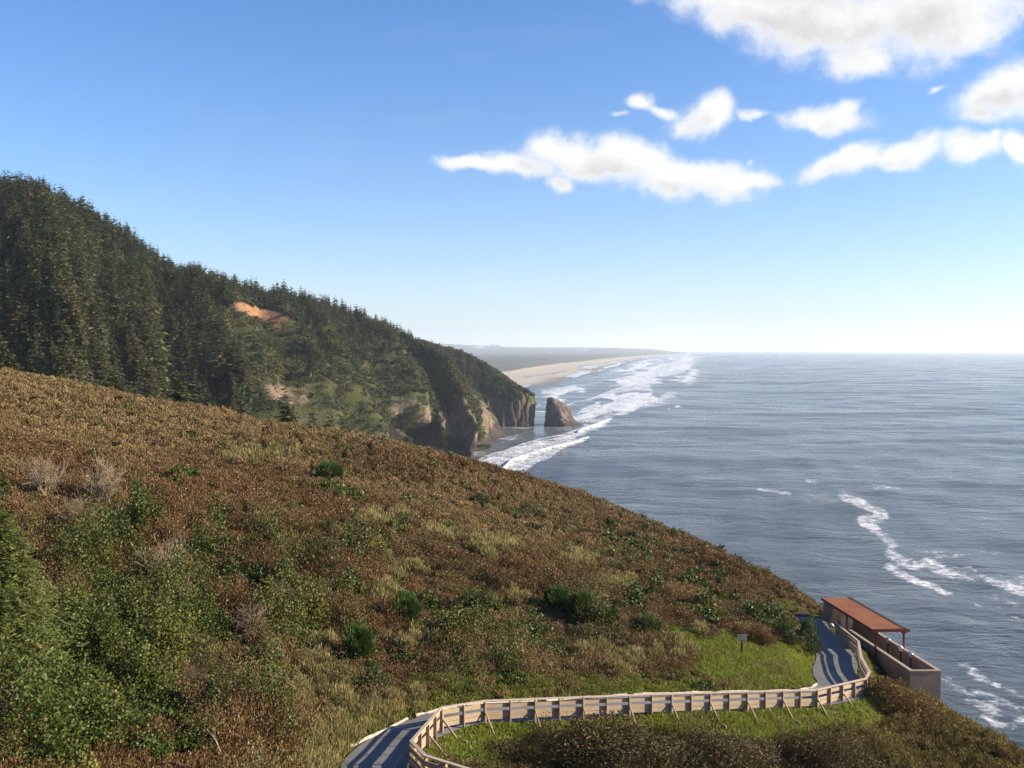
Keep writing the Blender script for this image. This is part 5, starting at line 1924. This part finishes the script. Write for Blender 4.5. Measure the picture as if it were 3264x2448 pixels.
LINES = [(z6([(660, 1100), (740, 1045), (850, 1000), (950, 970), (1050, 945), (1150, 915), (1270, 885)]), 3.2, 1.2),
         (z6([(470, 1042), (600, 988), (760, 935), (900, 890), (1050, 860), (1200, 815)]), 2.0, .95), (z6([(1190, 835), (1300, 800), (1430, 745)]), 3.0, 1.15),
         (z6([(1195, 705), (1255, 662), (1340, 630)]), 1.6, .9), (z6([(1120, 640), (1200, 615), (1300, 600), (1420, 545), (1560, 500), (1700, 490)]), 1.6, .9),
         (z6([(1490, 655), (1600, 652), (1690, 660)]), 1.6, .7), (z6([(520, 940), (640, 918), (740, 890), (758, 860), (860, 830), (905, 812)]), 2.0, .55),
         (z6([(1000, 548), (1080, 530), (1180, 515), (1280, 500), (1380, 470)]), 2.2, .6), (z6([(880, 655), (980, 690)]), 1.5, .4),
         (z6([(900, 780), (1050, 788), (1180, 790), (1240, 795)]), 1.3, .55),
         (z4([(585, 155), (640, 190), (690, 215), (740, 240), (800, 258), (850, 272), (865, 300), (800, 318), (720, 318), (740, 345), (800, 380), (850, 425), (890, 470)]), 20, .66),
         (z4([(890, 470), (920, 500), (900, 540), (960, 590), (1030, 615), (1100, 620), (1160, 600), (1250, 650), (1320, 680), (1450, 700), (1560, 725), (1680, 760), (1830, 820)]), 26, .68),
         (z4([(1330, 640), (1430, 640), (1500, 690)]), 8, .5),
         (z4([(890, 630), (930, 660), (990, 690), (1080, 730), (1200, 770), (1280, 810)]), 20, .68), (z4([(1280, 810), (1400, 840), (1480, 880), (1590, 920), (1760, 980)]), 7, .5),
         (z4([(30, 125), (120, 135), (240, 155)]), 10, .6), (z4([(360, 70), (420, 80)]), 10, .5),
         (z4([(1030, 1170), (1080, 1200), (1120, 1220)]), 9, .55), (z4([(1360, 1270), (1430, 1290), (1500, 1330)]), 10, .52),
         (z4([(1440, 1340), (1560, 1400), (1660, 1440), (1800, 1500)]), 16, .62), (z4([(1270, 1380), (1380, 1460), (1500, 1480), (1640, 1540), (1800, 1600)]), 20, .55),
         (z4([(1420, 1520), (1520, 1560), (1650, 1620), (1800, 1660)]), 22, .6), (z4([(1540, 1620), (1620, 1680), (1700, 1700)]), 20, .55)]


def build_sea():
    az = np.concatenate([np.linspace(-85, -14, 30)[:-1], np.linspace(-14, 34, 620), np.linspace(34, 100, 40)[1:]])
    rr = np.concatenate([np.linspace(2, 150, 12)[:-1], np.geomspace(150, 6000, 640), np.geomspace(6000, 46000, 150)[1:]])
    A, Rr = np.meshgrid(np.radians(az), rr, indexing='ij')
    X, Y = Rr * np.sin(A), Rr * np.cos(A)
    P0 = np.stack([X, Y, -Rr ** 2 / (2 * EARTH)], -1)
    dx, dy = todisp(P0)
    dx = np.where(Y < 30, 1e6, dx)
    # foam
    w = (fbm(X / 40, Y / 40, oct=4, seed=101) - .5)
    foam = np.zeros_like(X)
    sy = 2.4
    for poly, sof, amt in ((W1, 5, .70), (W2, 3, .70), (W3, 3, .66), (W4, 2.5, .66), (W5, 3, .55), (W6, 2.0, .66)):
        foam = np.maximum(foam, amt * sstep(polysd(dx, dy, poly, 1.8) + w * sof * 3.0, -sof, sof))
    # the older part of the broken wave is thinner than its rolling front
    for cx, cy, rx, ry in CAPS:
        (ex, ey), = z6([(cx, cy)])
        k = np.hypot((dx - ex) / (rx / 3.264), (dy - ey) / (ry / 3.264))
        foam = np.maximum(foam, .85 * (1 - sstep(k + w * 1.5, .2, 1.2)))
    for line, wd, amt in LINES:
        d, _ = polydist(dx, dy, line, 1.7)
        foam = np.maximum(foam, amt * (1 - sstep(d + w * wd * 1.4, wd * .25, wd * 1.25)))
    # long streaks of broken water in the surf zone off the beach
    sx = np.interp(Y, SHORE[:, 1], SHORE[:, 0])
    outer = np.interp(Y, [700, 1186, 1908, 3180, 6000, 12000, 30000], [40, 150, 350, 660, 1200, 2350, 5600])
    zone = sstep(X - sx, -40, 60) * (1 - sstep(X, outer - 40, outer + 60)) * sstep(Y, 960, 1180)
    along = (X - .17 * Y)
    stk = fbm(along / 42 + 2.2 * fbm(X / 300, Y / 300, oct=2, seed=104), Y / 420, oct=4, seed=103)
    foam = np.maximum(foam, zone * sstep(stk, .36, .60) * .80)
    # wash at the rocks' feet
    for cx, cy, rx, ry in ((1045, 982, 60, 8), (1090, 945, 30, 7), (1110, 922, 60, 5), (1216, 923, 48, 5), (1152, 916, 10, 8)):
        k = np.hypot((dx - cx) / rx, (dy - cy) / ry)
        foam = np.maximum(foam, .42 * (1 - sstep(k + w * .8, .5, 1.2)))
    foam = np.maximum(foam, .33 * sstep(fbm(X / 70, Y / 28, oct=4, seed=107), .64, .74) * sstep(dy, 900, 1100))
    shallow = np.maximum(zone * .6, sstep(polysd(dx, dy, z6([(300, 1000), (520, 900), (620, 800), (950, 780), (1180, 780), (1300, 790), (900, 890), (600, 985), (470, 1045), (380, 1090)]), 1.5), -6, 14))
    # swell running ashore, and the humps of the breakers
    fade = 1 - sstep(Rr, 1800, 4200)
    Z = .35 * np.sin((X * .86 + Y * .5) * 2 * np.pi / 75 + 3 * fbm(X / 300, Y / 300, oct=2, seed=105)) * fade
    Z += .22 * np.sin((X * .98 - Y * .2) * 2 * np.pi / 31 + 4 * fbm(X / 120, Y / 120, oct=2, seed=106)) * (1 - sstep(Rr, 700, 1600))
    Z += 1.3 * (fbm(X / 9, Y / 14, oct=3, seed=108) - .4) * foam * (1 - sstep(Rr, 1500, 3500)) * (Rr > 500)
    crest, _ = polydist(dx, dy, z6([(660, 1100), (740, 1045), (850, 1000), (950, 970), (1050, 945), (1150, 915), (1270, 885)]), 1.8)
    Z += 2.2 * (1 - sstep(crest + w * 4, 0, 7))
    crest, _ = polydist(dx, dy, z6([(1200, 835), (1290, 800), (1430, 745)]), 1.8)
    Z += 2.2 * (1 - sstep(crest + w * 4, 0, 6))
    Z = np.where(Rr > 140, Z, 0) - Rr ** 2 / (2 * EARTH)
    P = np.stack([X, Y, Z], -1)
    o = np_mesh('sea', P, grid_faces(len(az), len(rr))[:, ::-1], sea_mat(), smooth=True, attrs={'foam': foam.ravel(), 'shallow': shallow.ravel()})
    tag(o, kind='structure')


build_sea()


# ------------------------------------------------------------------ sea air
HAZE = 5.8e-5


def build_haze():
    m = bpy.data.materials.new('sea_air')
    m.use_nodes = True
    t = m.node_tree
    t.nodes.clear()
    N = NT(t)
    v = N.n('ShaderNodeVolumePrincipled', Density=HAZE, Anisotropy=0.2)
    v.inputs['Color'].default_value = (.80, .90, 1.0, 1)
    out = N.n('ShaderNodeOutputMaterial')
    t.links.new(v.outputs[0], out.inputs['Volume'])
    o = MB().box(-52000, 52000, -52000, 52000, -190, 420).build('haze', m)
    tag(o, kind='stuff')


build_haze()
print('script done', round(time.time() - T0, 1))
